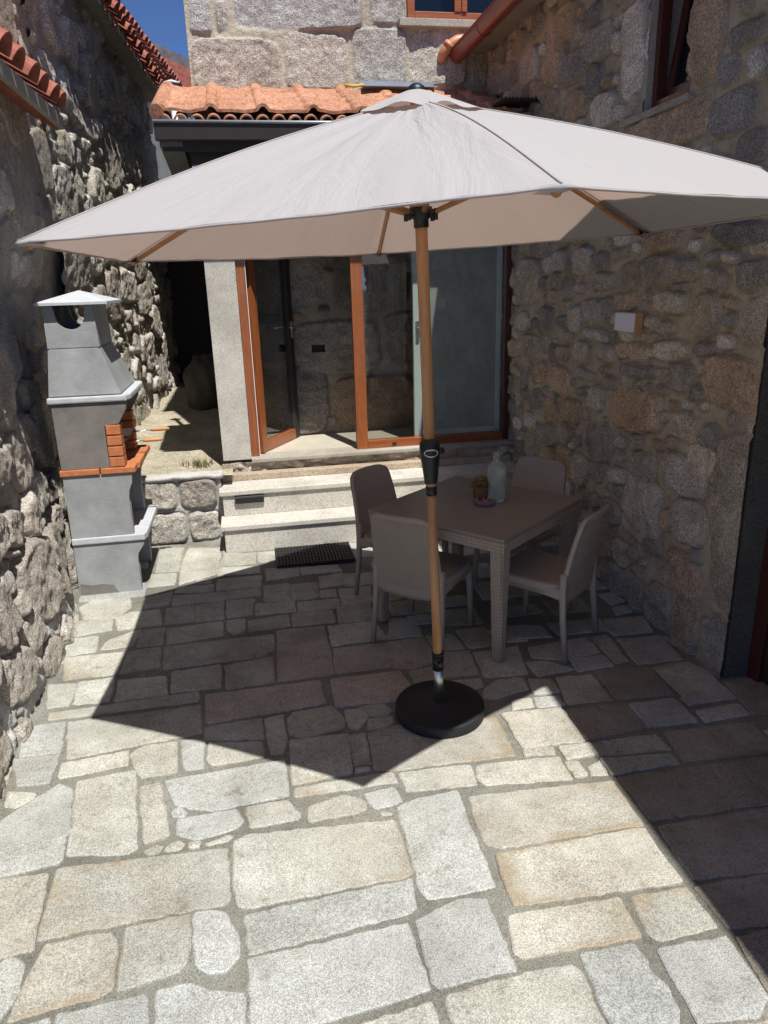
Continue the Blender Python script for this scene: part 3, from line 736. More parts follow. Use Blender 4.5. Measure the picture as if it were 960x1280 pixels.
# ================================================================== MAIN HOUSE (tower wall, glazed porch)
mh = empty('porch_house', (1, 6.6, 0), 'granite block house with a tiled glazed porch and its brown framed door standing open', 'house')
relief_wall('wall', mh, (0, 7.0, 0), (1, 0, 0), (0, 0, 1), (0, -1, 0), -.27, 3.4, 3.3, 5.7, .012,
            fill_cells(cells_from(TOWER, .02, (5, 8)), -.2, 3.4, 3.3, 5.8, (.3, .2, .12), 300, (.5, .8), .97), M['block_stone'], 'block', .014, .012, .008, .02, (.5,.45,.36), holes=[(1.58, 2.62, 4.16, 5.3)], rsc=13, ridged=.3, gap=.004)
s = MB(); s.box(-.262, -.1, 7.012, 12.6, .4, 5.7); s.box(-.1, 3.4, 7.3, 7.5, .5, 5.7); s.build('side_wall', M['lime_stone'] if False else M['sill_granite'], mh)
s = MB(); s.box(-.36, 3.4, 6.9, 12.6, 5.7, 5.8); s.build('eave', M['soffit_concrete'], mh)
s = MB(); s.box(1.5, 2.7, 6.93, 7.2, 4.095, 4.155, .006); s.build('window_sill', M['sill_granite'], mh)
s = MB()
for x in (1.585, 2.55): s.box(x, x+.065, 7.0, 7.07, 4.158, 5.3, .004)
s.box(1.65, 2.55, 7.0, 7.07, 4.158, 4.225, .004); s.box(2.0, 2.06, 6.99, 7.06, 4.226, 5.3, .004); s.box(2.065, 2.11, 6.985, 7.055, 4.226, 5.3, .004)
wn = s.build('window', M['wood_frame_x'], mh)
for x0, x1 in ((1.65, 2.0), (2.11, 2.55)):
    s = MB(); s.box(x0, x1, 7.03, 7.036, 4.225, 5.3); s.build('pane', M['glass_dark'], wn)
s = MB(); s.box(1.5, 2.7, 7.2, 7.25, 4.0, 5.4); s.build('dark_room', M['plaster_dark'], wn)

# pillar, side wall, foundation, threshold
s = MB(); s.box(-.277, -.037, 6.2, 6.36, .6, 3.05, .004); s.build('pillar', M['cut_granite'], mh)
s = MB(); s.box(-.255, -.06, 6.362, 6.99, .5, 3.1); s.build('porch_side_wall', M['sill_granite'], mh)
relief_wall('foundation', mh, (0, 6.175, 0), (1, 0, 0), (0, 0, 1), (0, -1, 0), -.29, 2.32, .3, .586, .012,
            fill_cells([], -.3, 2.3, .3, .6, (.09, .06, .04), 300, (.35, .6)), M['lime_stone'], 'pale', .02, .02, .015, .015, (.4,.36,.3), rsc=14)
s = MB(); s.box(-.037, 2.3, 6.115, 7.0, .587, .618, .005); s.build('threshold', M['sill_granite'], mh)
s = MB(); s.box(-.05, 2.3, 6.32, 6.995, .615, .624); s.build('porch_floor', M['floor_tile'], mh)
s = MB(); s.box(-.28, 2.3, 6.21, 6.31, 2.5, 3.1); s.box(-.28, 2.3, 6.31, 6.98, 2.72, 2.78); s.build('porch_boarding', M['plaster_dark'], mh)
ncells = [(.25,.95,.5,.32,0,5), (1.2,.9,.42,.27,0,5), (1.95,.95,.3,.3,0,5), (.1,1.55,.3,.24,0,5), (.85,1.45,.42,.25,.03,5), (1.7,1.5,.42,.26,0,5), (.3,2.1,.5,.27,0,5), (1.2,2.05,.36,.3,0,5), (1.95,2.1,.36,.28,0,5), (.6,2.6,.7,.2,0,5)]
relief_wall('porch_inner_wall', mh, (0, 6.99, 0), (1, 0, 0), (0, 0, 1), (0, -1, 0), -.1, 2.3, .6, 2.75, .014, fill_cells(ncells, 0, 2.3, .6, 2.75, (.08, .05), 200), M['block_stone'], 'brown', .03, .03, .014, .025,
            (.3,.26,.2), holes=[(.6, .735, 1.405, 1.475)], rsc=9)
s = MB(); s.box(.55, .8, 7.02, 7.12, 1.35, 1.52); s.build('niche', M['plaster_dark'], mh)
# glazed screen: outer frame, mullion, fixed pane
s = MB(); y0, y1 = 6.22, 6.29
s.box(-.035, .034, y0, y1, .619, 2.498, .004); s.box(.892, .99, y0-.004, y1, .619, 2.498, .004)
s.box(.035, .891, y0, y1, 2.43, 2.497, .004)
scr = s.build('door_frame', M['wood_frame'], mh)
s = MB(); s.box(.991, 2.239, y0, y1, .619, .69, .004); s.build('rail', M['wood_frame_x'], scr); s = MB(); s.box(.991, 2.239, y0, y1, 2.43, 2.497, .004); s.build('rail', M['wood_frame_x'], scr)
s = MB(); s.box(2.24, 2.296, y0, y1, .619, 2.498, .004); s.build('jamb', M['wood_dark'], scr)  # right jamb in a darker wood: its shade is put into the colour
s = MB(); s.box(1.21, 1.245, y0-.008, y0-.001, .64, .66, .002); s.build('drain_cap', M['black'], scr)
s = MB(); s.box(.9905, 2.2395, 6.25, 6.258, .6905, 2.4295); s.build('glass_pane', M['glass'], scr)
s = MB(); s.box(.036, .041, y0-.002, y0+.01, .62, 2.43); s.build('seal', M['white_plastic'], scr)
# open door leaf, hinged at the left jamb and swung inwards
A = math.atan2(.61, .36); T = Matrix.Translation((.046, 6.3, .63)) @ Matrix.Rotation(A, 4, 'Z'); lw = .72
s = MB()
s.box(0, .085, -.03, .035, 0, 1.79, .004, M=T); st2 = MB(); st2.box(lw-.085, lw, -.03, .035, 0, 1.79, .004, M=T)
s.box(.086, lw-.086, -.03, .035, 0, .09, .004, M=T); s.box(.086, lw-.086, -.03, .035, 1.7, 1.79, .004, M=T)
lf = s.build('door_leaf', M['wood_frame'], mh); st2.build('stile', M['fascia_dark'], lf)  # free stile darker than the leaf, shade put into its colour
s = MB(); s.box(.0855, lw-.0855, -.003, .006, .0905, 1.6995, M=T); s.build('glass_pane', M['glass'], lf)
s = MB(); s.box(lw-.058, lw-.028, -.042, -.03, .93, 1.08, .003, M=T); s.tube([T @ Vector((lw-.043, -.04, 1.03)), T @ Vector((lw-.043, -.075, 1.03)), T @ Vector((lw-.16, -.08, 1.03))], .008, 8); s.build('handle', M['steel'], lf)
# pale inner door behind the fixed pane
s = MB(); s.box(1.435, 1.505, 6.3, 6.345, .63, 2.42, .004); s.box(2.19, 2.236, 6.3, 6.345, .63, 2.42, .004); s.box(1.506, 2.189, 6.3, 6.345, .63, .735, .004); s.box(1.506, 2.189, 6.3, 6.345, 2.36, 2.42, .004)
idr = s.build('inner_door', M['mint'], mh)
s = MB(); s.box(1.506, 2.189, 6.318, 6.33, .736, 2.359); s.build('panel', M['lacquer_mint'], idr)
s = MB(); s.box(1.455, 1.485, 6.288, 6.3, 1.52, 1.7, .003); s.tube([(1.47, 6.29, 1.64), (1.47, 6.272, 1.64), (1.58, 6.272, 1.64)], .008, 8); s.build('handle', M['steel'], idr)
# porch roof: tile sheet with rolls, scalloped eave tiles, gutter, fascia, soffit
x0, x1 = -.49, 2.29; ya, za, yb, zb = 5.84, 3.195, 7.0, 3.6
nx = 330; nyr = 24; XS = np.linspace(x0, x1, nx); V = []; F = []
for j in range(nyr):
    t = j/(nyr-1); row = int(t*4.2); lift = .034*(1-((t*4.2) % 1))
    for i, x in enumerate(XS):
        ph = ((x-x0+.02) % .36); roll_ = max(0., 1-abs(ph-.045)/.045); b_ = math.sqrt(max(0., 1-(1-roll_)**2))*.034 if roll_ > 0 else .004*math.cos((ph-.09)/.27*PI*2)
        V.append((x, ya+(yb-ya)*t, za+(zb-za)*t+b_+lift+.004*math.sin(x*31+t*9)))
F = [(j*nx+i, j*nx+i+1, (j+1)*nx+i+1, (j+1)*nx+i) for j in range(nyr-1) for i in range(nx-1)]
rf = mesh_obj('porch_roof', V, F, M['tile'], mh); sm = rf.modifiers.new('solid', 'SOLIDIFY'); sm.thickness = .02; sm.offset = -1
s = MB(); barrel_row(s, (x0+.05, 5.815, 3.135), (1, 0, 0), (0, .94, .34), 24, .115, .052, .22, .01, 8, .003); s.build('eave_tiles', M['tile'], rf)
s = MB(); s.tube([(x0+.01, 5.8, 3.2), (x0+.01, 7.0, 3.61)], .05, 10); s.build('edge_tile', M['tile'], rf)
s = MB(); s.box(1.15, 1.8, 6.82, 6.965, 3.612, 3.62); s.box(1.15, 1.8, 6.955, 6.965, 3.62, 3.68); s.build('flashing', M['zinc'], rf)
s = MB(); s.tube([(1.0, 6.86, 3.625), (1.08, 6.88, 3.62), (1.16, 6.84, 3.624)], .012, 8); s.build('sealant', M['yellow'], rf)
s = MB()
pts = [(5.8, 3.135), (5.8, 3.125), (5.812, 3.03), (5.90, 3.03), (5.915, 3.13), (5.908, 3.13), (5.895, 3.037), (5.82, 3.037), (5.808, 3.135)]
s.prism(pts, x0-.02, 2.25, 'x'); gg = s.build('gutter', M['fascia_dark'], mh)
s = MB(); s.tube([(x0-.02, 5.797, 3.14), (2.25, 5.797, 3.14)], .011, 8); s.build('lip', M['zinc'], gg)
s = MB(); s.box(x0+.02, 2.28, 5.92, 5.94, 2.97, 3.17); s.box(x0+.02, 2.28, 5.941, 6.98, 3.02, 3.05); s.box(x0+.2, 2.28, 6.02, 6.08, 2.9, 3.018); s.build('fascia', M['fascia_dark'], mh)
s = MB(); s.prism([(5.9, 3.0), (6.98, 2.9), (6.98, 3.05), (5.9, 3.1)], x0, x0+.16, 'x'); s.build('barge_board', M['gutter_grey'], mh)
s = MB(); nn = 40; top = [(x0_, 3.302+.012*math.sin(k*PI/2)) for k, x0_ in enumerate(np.linspace(2.0, 2.285, nn))]
s.prism(top+[(q[0], q[1]-.012) for q in top[::-1]], 5.74, 5.98, 'y'); s.build('corrugated_sheet', M['fascia_dark'], rf)
hp = MB(); hp.lathe([(.05, 0), (.062, .11), (.068, .11), (.068, .13), (.06, .13)], (-.45, 7.3, 3.6), 4); hp.tube([(-.45, 7.3, 3.6), (-.45, 7.3, 2.9)], .025, 8); setp(hp.build('gutter_hopper', M['white_plastic']), 'small white box shaped hopper at the left end of the porch roof', 'hopper')
op = MB(); op.tube([(1.88, 6.99, 3.86), (1.89, 6.95, 3.9), (1.93, 6.93, 3.95), (2.0, 6.93, 3.99), (2.2, 6.93, 4.02)], .045, 14); op.tube([(1.92, 6.935, 3.94), (1.945, 6.93, 3.965)], .053, 14)
setp(op.build('drain_pipe', M['orange_pvc']), 'short bent orange pipe behind the far end of the red brown gutter', 'pipe')

# ================================================================== STEPS, RETAINING WALL
st = empty('stone_steps', (1, 5.8, 0), 'cut granite steps leading up to the open glass door', 'steps')
XR = 2.27
s = MB(); s.box(-.294, XR, 5.52, 5.8, .002, .197, .003); s.build('riser', M['cut_granite'], st)
s = MB(); s.box(-.318, XR, 5.5, 5.795, .198, .235, .005); s.build('tread', M['cut_granite'], st)
s = MB(); s.box(-.294, XR, 5.772, 6.1, .236, .412, .003); s.build('riser', M['cut_granite'], st)
s = MB(); s.box(-.318, XR, 5.752, 6.08, .413, .45, .005); s.build('tread', M['cut_granite'], st)
s = MB(); s.box(-.3, XR, 6.06, 6.168, .451, .505, .004); s.build('riser', M['cut_tan'], st)
sl = empty('step_lamp', (-.08, 5.78, .35), 'black recessed step light set into the second granite riser', 'lamp')
s = MB(); s.prism([(5.742, .403), (5.7715, .403), (5.7715, .335), (5.745, .343), (5.736, .39)], -.195, .037, 'x', .002); s.build('hood', M['black'], sl)
s = MB(); s.box(-.18, .022, 5.737, 5.744, .364, .374); s.build('slot', M['black_matte'], sl)
rw = empty('retaining_wall', (-.8, 5.9, 0), 'low wall of rough granite blocks with a white mortar cap beside the steps', 'wall')
rc = [(-1.13,.13,.13,.12,0,5), (-.79,.14,.185,.13,0,5), (-.46,.14,.125,.13,0,5), (-1.15,.41,.15,.125,0,5), (-.82,.42,.16,.12,0,5), (-.49,.42,.15,.125,0,5)]
relief_wall('block_face', rw, (0, 5.885, 0), (1, 0, 0), (0, 0, 1), (0, -1, 0), -1.4, -.3, 0, .58, .009, rc, M['block_stone'], 'pale', .03, .025, .01, .02, (.42,.41,.38), rsc=16)
CX = np.linspace(-1.4, -.285, 60); CY = np.linspace(5.865, 6.12, 16); U, V = np.meshgrid(CX, CY, indexing='ij'); Z = .578+.018*fbm(U, V, 9, 4, 8)-.03*np.clip((V-6.0)/.12, 0, 1)
vs = np.stack([U, V, Z], -1).reshape(-1, 3).tolist(); F = [(i*16+j, (i+1)*16+j, (i+1)*16+j+1, i*16+j+1) for i in range(59) for j in range(15)]
cp = mesh_obj('mortar_cap', vs, F, granite('white_mortar', .15, .5, 40, attr=False, col=(.6,.59,.55), rough=.95), rw, True)
sm = cp.modifiers.new('solid', 'SOLIDIFY'); sm.thickness = .04; sm.offset = -1
# grass tuft at the path edge
def tuft(name, c, n, h, label):
    gv, gf = [], []
    for k in range(n):
        a = random.uniform(0, 2*PI); r = random.uniform(0, .11); x, y = c[0]+r*math.cos(a)*1.4, c[1]+r*math.sin(a); l = h*random.uniform(.5, 1.2); dx, dy = random.uniform(-.6, .6)*l, random.uniform(-.6, .6)*l
        b = len(gv); wd = .004; q = random.uniform(0, PI); cx, cy = wd*math.cos(q), wd*math.sin(q)
        gv += [(x-cx, y-cy, c[2]), (x+cx, y+cy, c[2]), (x+dx*.5+cx*.6, y+dy*.5+cy*.6, c[2]+l*.65), (x+dx*.5-cx*.6, y+dy*.5-cy*.6, c[2]+l*.65), (x+dx, y+dy, c[2]+l*.9)]
        gf += [(b, b+1, b+2, b+3), (b+3, b+2, b+4)]
    return setp(mesh_obj(name, gv, gf, M['grass']), label, 'grass')
tuft('grass_tuft', (-.5, 6.38, .53), 160, .07, 'low tuft of dry grass at the front edge of the raised path')
mt = MB(); mx0, mx1, my0, my1 = .085, .685, 5.09, 5.5
mt.box(mx0, mx1, my0, my1, .011, .02, .003)
for k in range(24): x = mx0+.012+k*(mx1-mx0-.024)/23; mt.box(x-.007, x+.007, my0+.01, my1-.01, .0195, .03, .002)
for k in range(7): y = my0+.02+k*(my1-my0-.04)/6; mt.box(mx0+.004, mx1-.004, y-.005, y+.005, .0195, .027)
setp(mt.build('doormat', M['rubber']), 'black ribbed rubber doormat at the foot of the granite steps', 'doormat')

# ================================================================== LEFT SIDE: annex, tall house, passage
ax = empty('stone_annex', (-1.3, 4, 0), 'low rubble stone annex at the left edge with a red tiled eave behind the barbecue', 'building')
lc = fill_cells([], .3, 7.05, 0, 4.8, (.24, .17, .11, .075, .05), 900, (.6, 1.05), .88)
def sstep(a, b, x): t = np.clip((x-a)/(b-a), 0, 1); return t*t*(3-2*t)
def cm_left(U, V, C, disp, ins):
    k = sstep(.62, .3, V)*sstep(5.2, 4.6, U); C2 = np.where(ins[..., None], C, np.array((.5,.5,.48))*(.9+.2*fbm(U, V, 12, 3, 5)[..., None])); C = C*(1-k[..., None])+C2*k[..., None]
    disp = np.where(ins, disp, disp + .03*k); disp = disp*(1-.7*sstep(1.2, 2.0, V))
    up_ = sstep(2.9, 3.5, V)[..., None]; C = C*(1-.0*up_); tan = np.array((.42,.3,.19)); m = (np.clip(fbm(U, V, 1.1, 3, 40)+.25, 0, 1)*.9)[..., None]*up_; C = C*(1-m)+tan*m
    return C, disp
relief_wall('wall', ax, (-1.27, 0, 0), (0, 1, 0), (0, 0, 1), (1, 0, 0), 1.3, 7.0, 0, 4.8, .0125, lc, M['lime_stone'], 'pale', .042, .018, .04, .03, (.34,.31,.27), mdepth=.012,
            rsc=12, colmap=cm_left, lean=lambda U, V: .03 -.012*V - .1*sstep(0, .9, V) - .12*sstep(4.35, 4.95, U)*sstep(2.6, 2.0, V), seed=12, mort_noise=.02, ridged=.4, gap=.02)
s = MB(); s.prism([(-1.45, 3.345), (-1.13, 3.085), (-1.10, 3.09), (-1.10, 3.165), (-1.45, 3.375)], .5, 5.82, 'y'); s.build('eave_soffit', M['soffit_concrete'], ax)
s = MB(); barrel_row(s, (-1.085, .62, 3.2), (0, 1, 0), (-.87, 0, .5), 22, .242, .1, .5, .014, 10, .004); s.build('roof', M['tile_red'], ax)

th = empty('tall_house', (-1.4, 9, 0), 'tall old stone house on the left with its shaded wall under a red tiled eave', 'house')
hc = fill_cells([], 0, 6.1, 0, 4.9, (.3, .2, .13, .08, .05), 600, (.5, .95), .95)
ang = math.atan2(.04, 1); ud = (math.sin(ang), math.cos(ang), 0); nd = (math.cos(ang), -math.sin(ang), 0)
relief_wall('wall', th, (-1.375, 6.4, 0), ud, (0, 0, 1), nd, 0, 6.05, .3, 4.8, .017, hc, M['lichen_stone'], 'pale', .03, .03, .035, .026, (.32,.3,.25), mdepth=.012, rsc=10, seed=31, mort_noise=.02, ridged=.5)
s = MB(); s.box(-5, -1.72, 1.3, 12.4, 0, 4.62); s.build('rear_wall', M['soffit_concrete'], th)
ex = lambda y: -1.07+(y-8.52)*.0534
s = MB()
def slab(mb, ya, yb, a, b, z0, z1):
    vs = [(ex(ya)+a, ya, z0), (ex(ya)+b, ya, z0), (ex(yb)+b, yb, z0), (ex(yb)+a, yb, z0)]; vs += [(v[0], v[1], z1) for v in vs]
    mb.verts(vs, [(0,3,2,1),(4,5,6,7),(0,1,5,4),(1,2,6,5),(2,3,7,6),(3,0,4,7)])
slab(s, 5.85, 12.4, -.6, -.03, 4.63, 4.69); s.build('eave_soffit', M['soffit_concrete'], th)
s = MB(); barrel_row(s, (ex(5.9)+.01, 5.9, 4.73), (.0534, 1, 0), (-.87, 0, .5), 30, .215, .09, .5, .014, 8, .006); s.build('roof', M['tile_red'], th)
fh = empty('far_house', (-1.8, 16, 0), 'distant house with a second red tiled eave and grey roof seen under the blue sky', 'house')
e3 = lambda y: -1.28+(y-14.43)*.113
s = MB(); s.verts([(e3(12.6)-.2, 12.6, 3), (e3(19)-.2, 19, 3), (e3(19)-.2, 19, 5.95), (e3(12.6)-.2, 12.6, 5.95), (-4, 12.6, 3), (-4, 19, 3), (-4, 19, 5.95), (-4, 12.6, 5.95)], [(0,1,2,3), (4,7,6,5), (0,3,7,4), (1,5,6,2), (3,2,6,7)]); s.build('wall', M['soffit_concrete'], fh)
s = MB(); barrel_row(s, (e3(12.7), 12.7, 6.0), (.113, 1, 0), (-.87, 0, .5), 27, .24, .1, .6, .015, 6, .006); s.build('eave_tiles', M['tile_red'], fh)
s = MB(); s.prism([(-1.9, 6.2), (.3, 6.15), (.3, 6.35), (-.55, 6.85), (-1.75, 7.35), (-1.9, 7.35)], 19.2, 21.5, 'y'); s.build('roof', M['slate'], fh)
s = MB(); s.prism([(-1.9, 6.0), (.3, 6.0), (.3, 6.1), (-.55, 6.62), (-1.75, 7.1), (-1.9, 7.1)], 19.05, 19.15, 'y'); s.build('gable', M['tile_red'], fh)
sh = empty('passage_shade_box', (-.7, 11.5, .5), 'added dark box with an overhang, shading the end of the narrow mossy passage', 'shade_box')  # made-up box; its overhang is there to shade the passage end
s = MB(); s.box(-1.3, -.27, 12.3, 12.45, .4, 2.9); s.build('wall', M['plaster_dark'], sh)
s = MB(); s.prism([(10.6, 2.75), (12.5, 3.15), (12.5, 3.22), (10.6, 2.82)], -1.22, -.27, 'x'); s.build('roof', M['fascia_dark'], sh)
# boulder in the passage
bm = bmesh.new(); bmesh.ops.create_icosphere(bm, subdivisions=4, radius=1)
for v in bm.verts:
    n = fbm(np.array([v.co.x*1.3+v.co.z]), np.array([v.co.y*1.3-v.co.z*.7]), 1.2, 4, 3)[0]; v.co = v.co*(1+.35*n); v.co = Vector((v.co.x*.24, v.co.y*.3, v.co.z*.42))
me = bpy.data.meshes.new('boulder'); bm.to_mesh(me); bm.free(); bo = link('boulder', me, granite('boulder_granite', .4, .9, 20, attr=False, col=(.13,.115,.1), rough=.95, moss=.3), None, True); bo.location = (-.56, 9.6, .8)
setp(bo, 'tall rounded boulder in the dark passage beside the pillar', 'boulder')
# ================================================================== BARBECUE
bq = empty('barbecue', (-1.07, 5.25, 0), 'tall grey concrete garden barbecue with orange brick shelf and chimney hood', 'barbecue')
yn, yf = 4.93, 5.56
def side(z_pts, name, mat):
    for a, b in ((yn, yn+.05), (yf-.05, yf)):
        s = MB(); s.prism(z_pts, a, b, 'y', .004); s.build(name, mat, bq)
side([(-1.283, 0), (-.868, 0), (-.868, .25), (-.86, .29), (-.815, .345), (-.80, .383), (-1.276, .383)], 'lower_panel', M['concrete'])
side([(-1.275, .431), (-.868, .431), (-.87, .70), (-.862, .745), (-.835, .79), (-.83, .845), (-.835, .864), (-1.268, .864)], 'middle_panel', M['concrete'])
side([(-1.268, .908), (-.961, .908), (-.961, 1.193), (-.868, 1.196), (-.81, 1.29), (-.80, 1.345), (-1.265, 1.345)], 'firebox_panel', M['concrete_brown'])
s = MB(); s.box(-1.283, -1.24, yn+.05, yf-.05, 0, .383); s.box(-1.275, -1.235, yn+.05, yf-.05, .431, .864); s.box(-1.268, -1.225, yn+.05, yf-.05, .908, 1.345); s.build('back_panel', M['concrete_brown'], bq)
# chamfered shelf slabs (plan outline)
def plan(x0, x1, ya, yb, ch): return [(x0, ya), (x1-ch*.3, ya), (x1, ya+ch), (x1, yb-ch), (x1-ch*.3, yb), (x0, yb)]
s = MB(); s.prism(plan(-1.277, -.785, yn-.012, yf+.07, .05), .384, .43, 'z', .008); s.build('lower_shelf', M['concrete_pale'], bq)
s = MB(); ys = yn-.012; tiles = [(-1.28, -1.03), (-1.022, -.80)]
for a, b in tiles: s.box(a, b, ys, ys+.11, .866, .907, .006)
n = 6
for k in range(n): s.box(-.93, -.785, ys+.116+k*.1, ys+.21+k*.1, .866, .907, .006)
for a, b in tiles: s.box(a, b, yf-.04, yf+.07, .866, .907, .006)
s.box(-1.26, -.935, ys+.116, yf-.045, .868, .9); s.build('tile_shelf', M['brick'], bq)
for a, b in ((yn-.006, yn+.1), (yf-.1, yf+.006)):
    s = MB()
    for k in range(4): s.box(-.958+.004*k*.5, -.862, a, b, .912+k*.0715, .912+k*.0715+.064, .005)
    s.build('brick_jamb', M['brick'], bq)
s = MB()
for k in range(5):
    for j in range(3): s.box(-1.224, -1.2, yn+.055+j*.175+(k%2)*.01, yn+.222+j*.175, .912+k*.0715, .975+k*.0715, .004)
for k in range(6): s.box(-1.2, -.97, yf-.058, yf-.0505, .912+k*.0715, .975+k*.0715, .003)
s.build('fire_lining', M['brick'], bq)
# hood: lip, sloped frustum, chimney with half-round opening, cap
s = MB(); s.prism(plan(-1.283, -.775, yn-.015, yf+.1, .07), 1.346, 1.385, 'z', .01); s.build('hood_lip', M['concrete_pale'], bq)
def frustum(mb, b, t, z0, z1):
    vs = [(b[0],b[2],z0),(b[1],b[2],z0),(b[1],b[3],z0),(b[0],b[3],z0),(t[0],t[2],z1),(t[1],t[2],z1),(t[1],t[3],z1),(t[0],t[3],z1)]
    v = mb.verts(vs, [(0,3,2,1),(4,5,6,7),(0,1,5,4),(1,2,6,5),(2,3,7,6),(3,0,4,7)])
    bmesh.ops.bevel(mb.bm, geom=list({e for q in v for e in q.link_edges}), offset=.008, segments=2, affect='EDGES')
s = MB(); frustum(s, (-1.272, -.825, yn+.005, yf+.04), (-1.235, -.925, yn+.03, yf-.1), 1.386, 1.69); s.build('hood', M['concrete'], bq)
ch = MB(); cz0, cz1 = 1.692, 1.952; ar = .088; acx = -1.075
def chface(w): return [(-1.235, cz0), (-.922, cz0), (-.93-w, cz1), (acx+ar+.01, cz1)]+[(acx+ar*math.cos(t), 1.892+ar*math.sin(t)) for t in [-PI*k/16 for k in range(17)]]+[(acx-ar-.01, cz1), (-1.23, cz1)]
for a in (yn+.035, yf-.15): ch.prism(chface(0), a, a+.035, 'y')
ch.box(-1.235, -1.2, yn+.071, yf-.151, cz0, cz1); ch.box(-.958, -.924, yn+.071, yf-.151, cz0, cz1); ch.box(-1.2, -.958, yn+.071, yf-.151, cz0, cz0+.015)
ch.build('chimney', M['concrete'], bq)
s = MB(); a, b, c, d = -1.262, -.832, yn-.015, yf-.06; z = 1.953
v = s.verts([(a,c,z),(b,c,z),(b,d,z),(a,d,z),(a,c,z+.016),(b,c,z+.016),(b,d,z+.016),(a,d,z+.016),((a+b)/2,(c+d)/2,z+.085)], [(0,3,2,1),(0,1,5,4),(1,2,6,5),(2,3,7,6),(3,0,4,7),(4,5,8),(5,6,8),(6,7,8),(7,4,8)])
s.build('cap', M['concrete_pale'], bq)
s = MB(); s.prism([(-1.2, .004), (-1.02, .004), (-1.05, .07), (-1.12, .085), (-1.19, .08), (-1.27, .1), (-1.278, .004)], yn-.003, yn-.0005, 'y'); s.build('damp_patch', M['concrete_brown'], bq)
def grill(z, xo, y0, label):
    g = empty('grill_rack', (-1.0, 5.25, z), label, 'grill rack', group='grill racks in the barbecue')
    s = MB()
    for k in range(15): y = y0-.13+k*.0186; s.tube([(-1.2, y, z), (-.86+xo, y, z)], .0022, 5)
    s.tube([(-1.2, y0-.132, z), (-.86+xo, y0-.132, z), (-.86+xo, y0+.132, z), (-1.2, y0+.132, z)], .0035, 6)
    s.build('grid', M['steel'], g)
    s = MB(); s.tube([(-.86+xo, y0-.02, z), (-.73+xo, y0, z+.004)], .003, 6); s.tube([(-.86+xo, y0+.02, z), (-.73+xo, y0, z+.004)], .003, 6); s.build('shank', M['steel'], g)
    s = MB(); s.tube([(-.735+xo, y0, z+.004), (-.72+xo, y0, z+.004), (-.67+xo, y0, z+.005), (-.61+xo, y0, z+.006), (-.6+xo, y0, z+.006)], [.008, .011, .0125, .011, .007], 10); s.build('handle', M['handle_wood'], g)
grill(1.072, .01, 5.3, 'upper steel grill rack whose orange wooden handle sticks further out of the barbecue')
grill(1.0, -.045, 5.29, 'lower steel grill rack with orange wooden handle just above the brick shelf')

# ================================================================== PARASOL AND ITS BASE
Bp = Vector((.786, 2.99, 0)); Tp = Vector((.703, 2.978, 2.72)); ax_ = (Tp-Bp).normalized()
at_z = lambda z: Bp + (Tp-Bp)*(z/2.72)
pb = empty('parasol_stand', (.786, 2.99, 0), 'round black parasol base with a steel tube holding the wooden pole', 'parasol base')
s = MB(); s.lathe([(.2, .008), (.216, .011), (.219, .018), (.218, .058), (.2155, .064), (.208, .068), (.2, .066), (.06, .078), (.05, .086), (.03, .087)], (.786, 2.99, 0), 64); s.build('disc', M['black_matte'], pb)
s = MB(); s.tube([at_z(.085), at_z(.3)], .0235, 20); s.build('tube', M['steel'], pb)
s = MB(); s.tube([at_z(.255), at_z(.335)], .0275, 20); s.tube([at_z(.333), at_z(.345)], .0285, 20)
kn = at_z(.3); s.tube([kn+Vector((0, -.026, 0)), kn+Vector((0, -.05, 0))], .011, 10); s.build('collar', M['black'], pb)

pa = empty('parasol', (.786, 2.99, .35), 'open sand coloured parasol with a wooden pole shading the table', 'parasol')
s = MB(); s.tube([at_z(.34), at_z(1.16)], .0215, 24); s.tube([at_z(1.16), at_z(1.3)], .0225, 24); s.tube([at_z(1.3), at_z(2.69)], .0245, 24); s.build('pole', M['wood_pole'], pa)
s = MB(); hz = [(1.19, .029), (1.2, .03), (1.26, .036), (1.31, .043), (1.35, .0455), (1.375, .042), (1.385, .03), (1.39, .026)]
s.tube([at_z(z) for z, r in hz], [r for z, r in hz], 28); c_ = at_z(1.33); s.tube([c_+Vector((.04, .01, 0)), c_+Vector((.062, .015, 0))], .014, 14); hs_ = s.build('crank_housing', M['black'], pa)
s = MB(); c_ = at_z(1.333); th_ = [2*PI*k/24 for k in range(25)]
def bad(rx, rz, off): return [c_ + Vector((math.sin(-.1+rx*math.cos(t)/.046)*.0475, -math.cos(-.1+rx*math.cos(t)/.046)*(.0475+off), rz*math.sin(t))) for t in th_]
s.tube(bad(.03, .015, 0), .0032, 6, cap=False); s.build('badge', M['steel'], hs_)
s = MB(); s.tube([at_z(1.135), at_z(1.175)], .0245, 20); s.build('collar', M['black'], pa)
UC = Vector((.731, 2.986, 0)); UH, URs, UR = 2.21, .492, 1.5
def rimv(k): a = R(28+60*k)-.02; dx, dy = UR*math.cos(a), UR*math.sin(a); return Vector((UC.x+dx, UC.y+dy, UH+.028*dx-.01*dy))
top = at_z(2.69)+Vector((.0, 0, .0)); top.z = UH+URs-.012
def ribp(k, s_): p = top.lerp(rimv(k), s_); p.z += .03*math.sin(PI*s_); return p
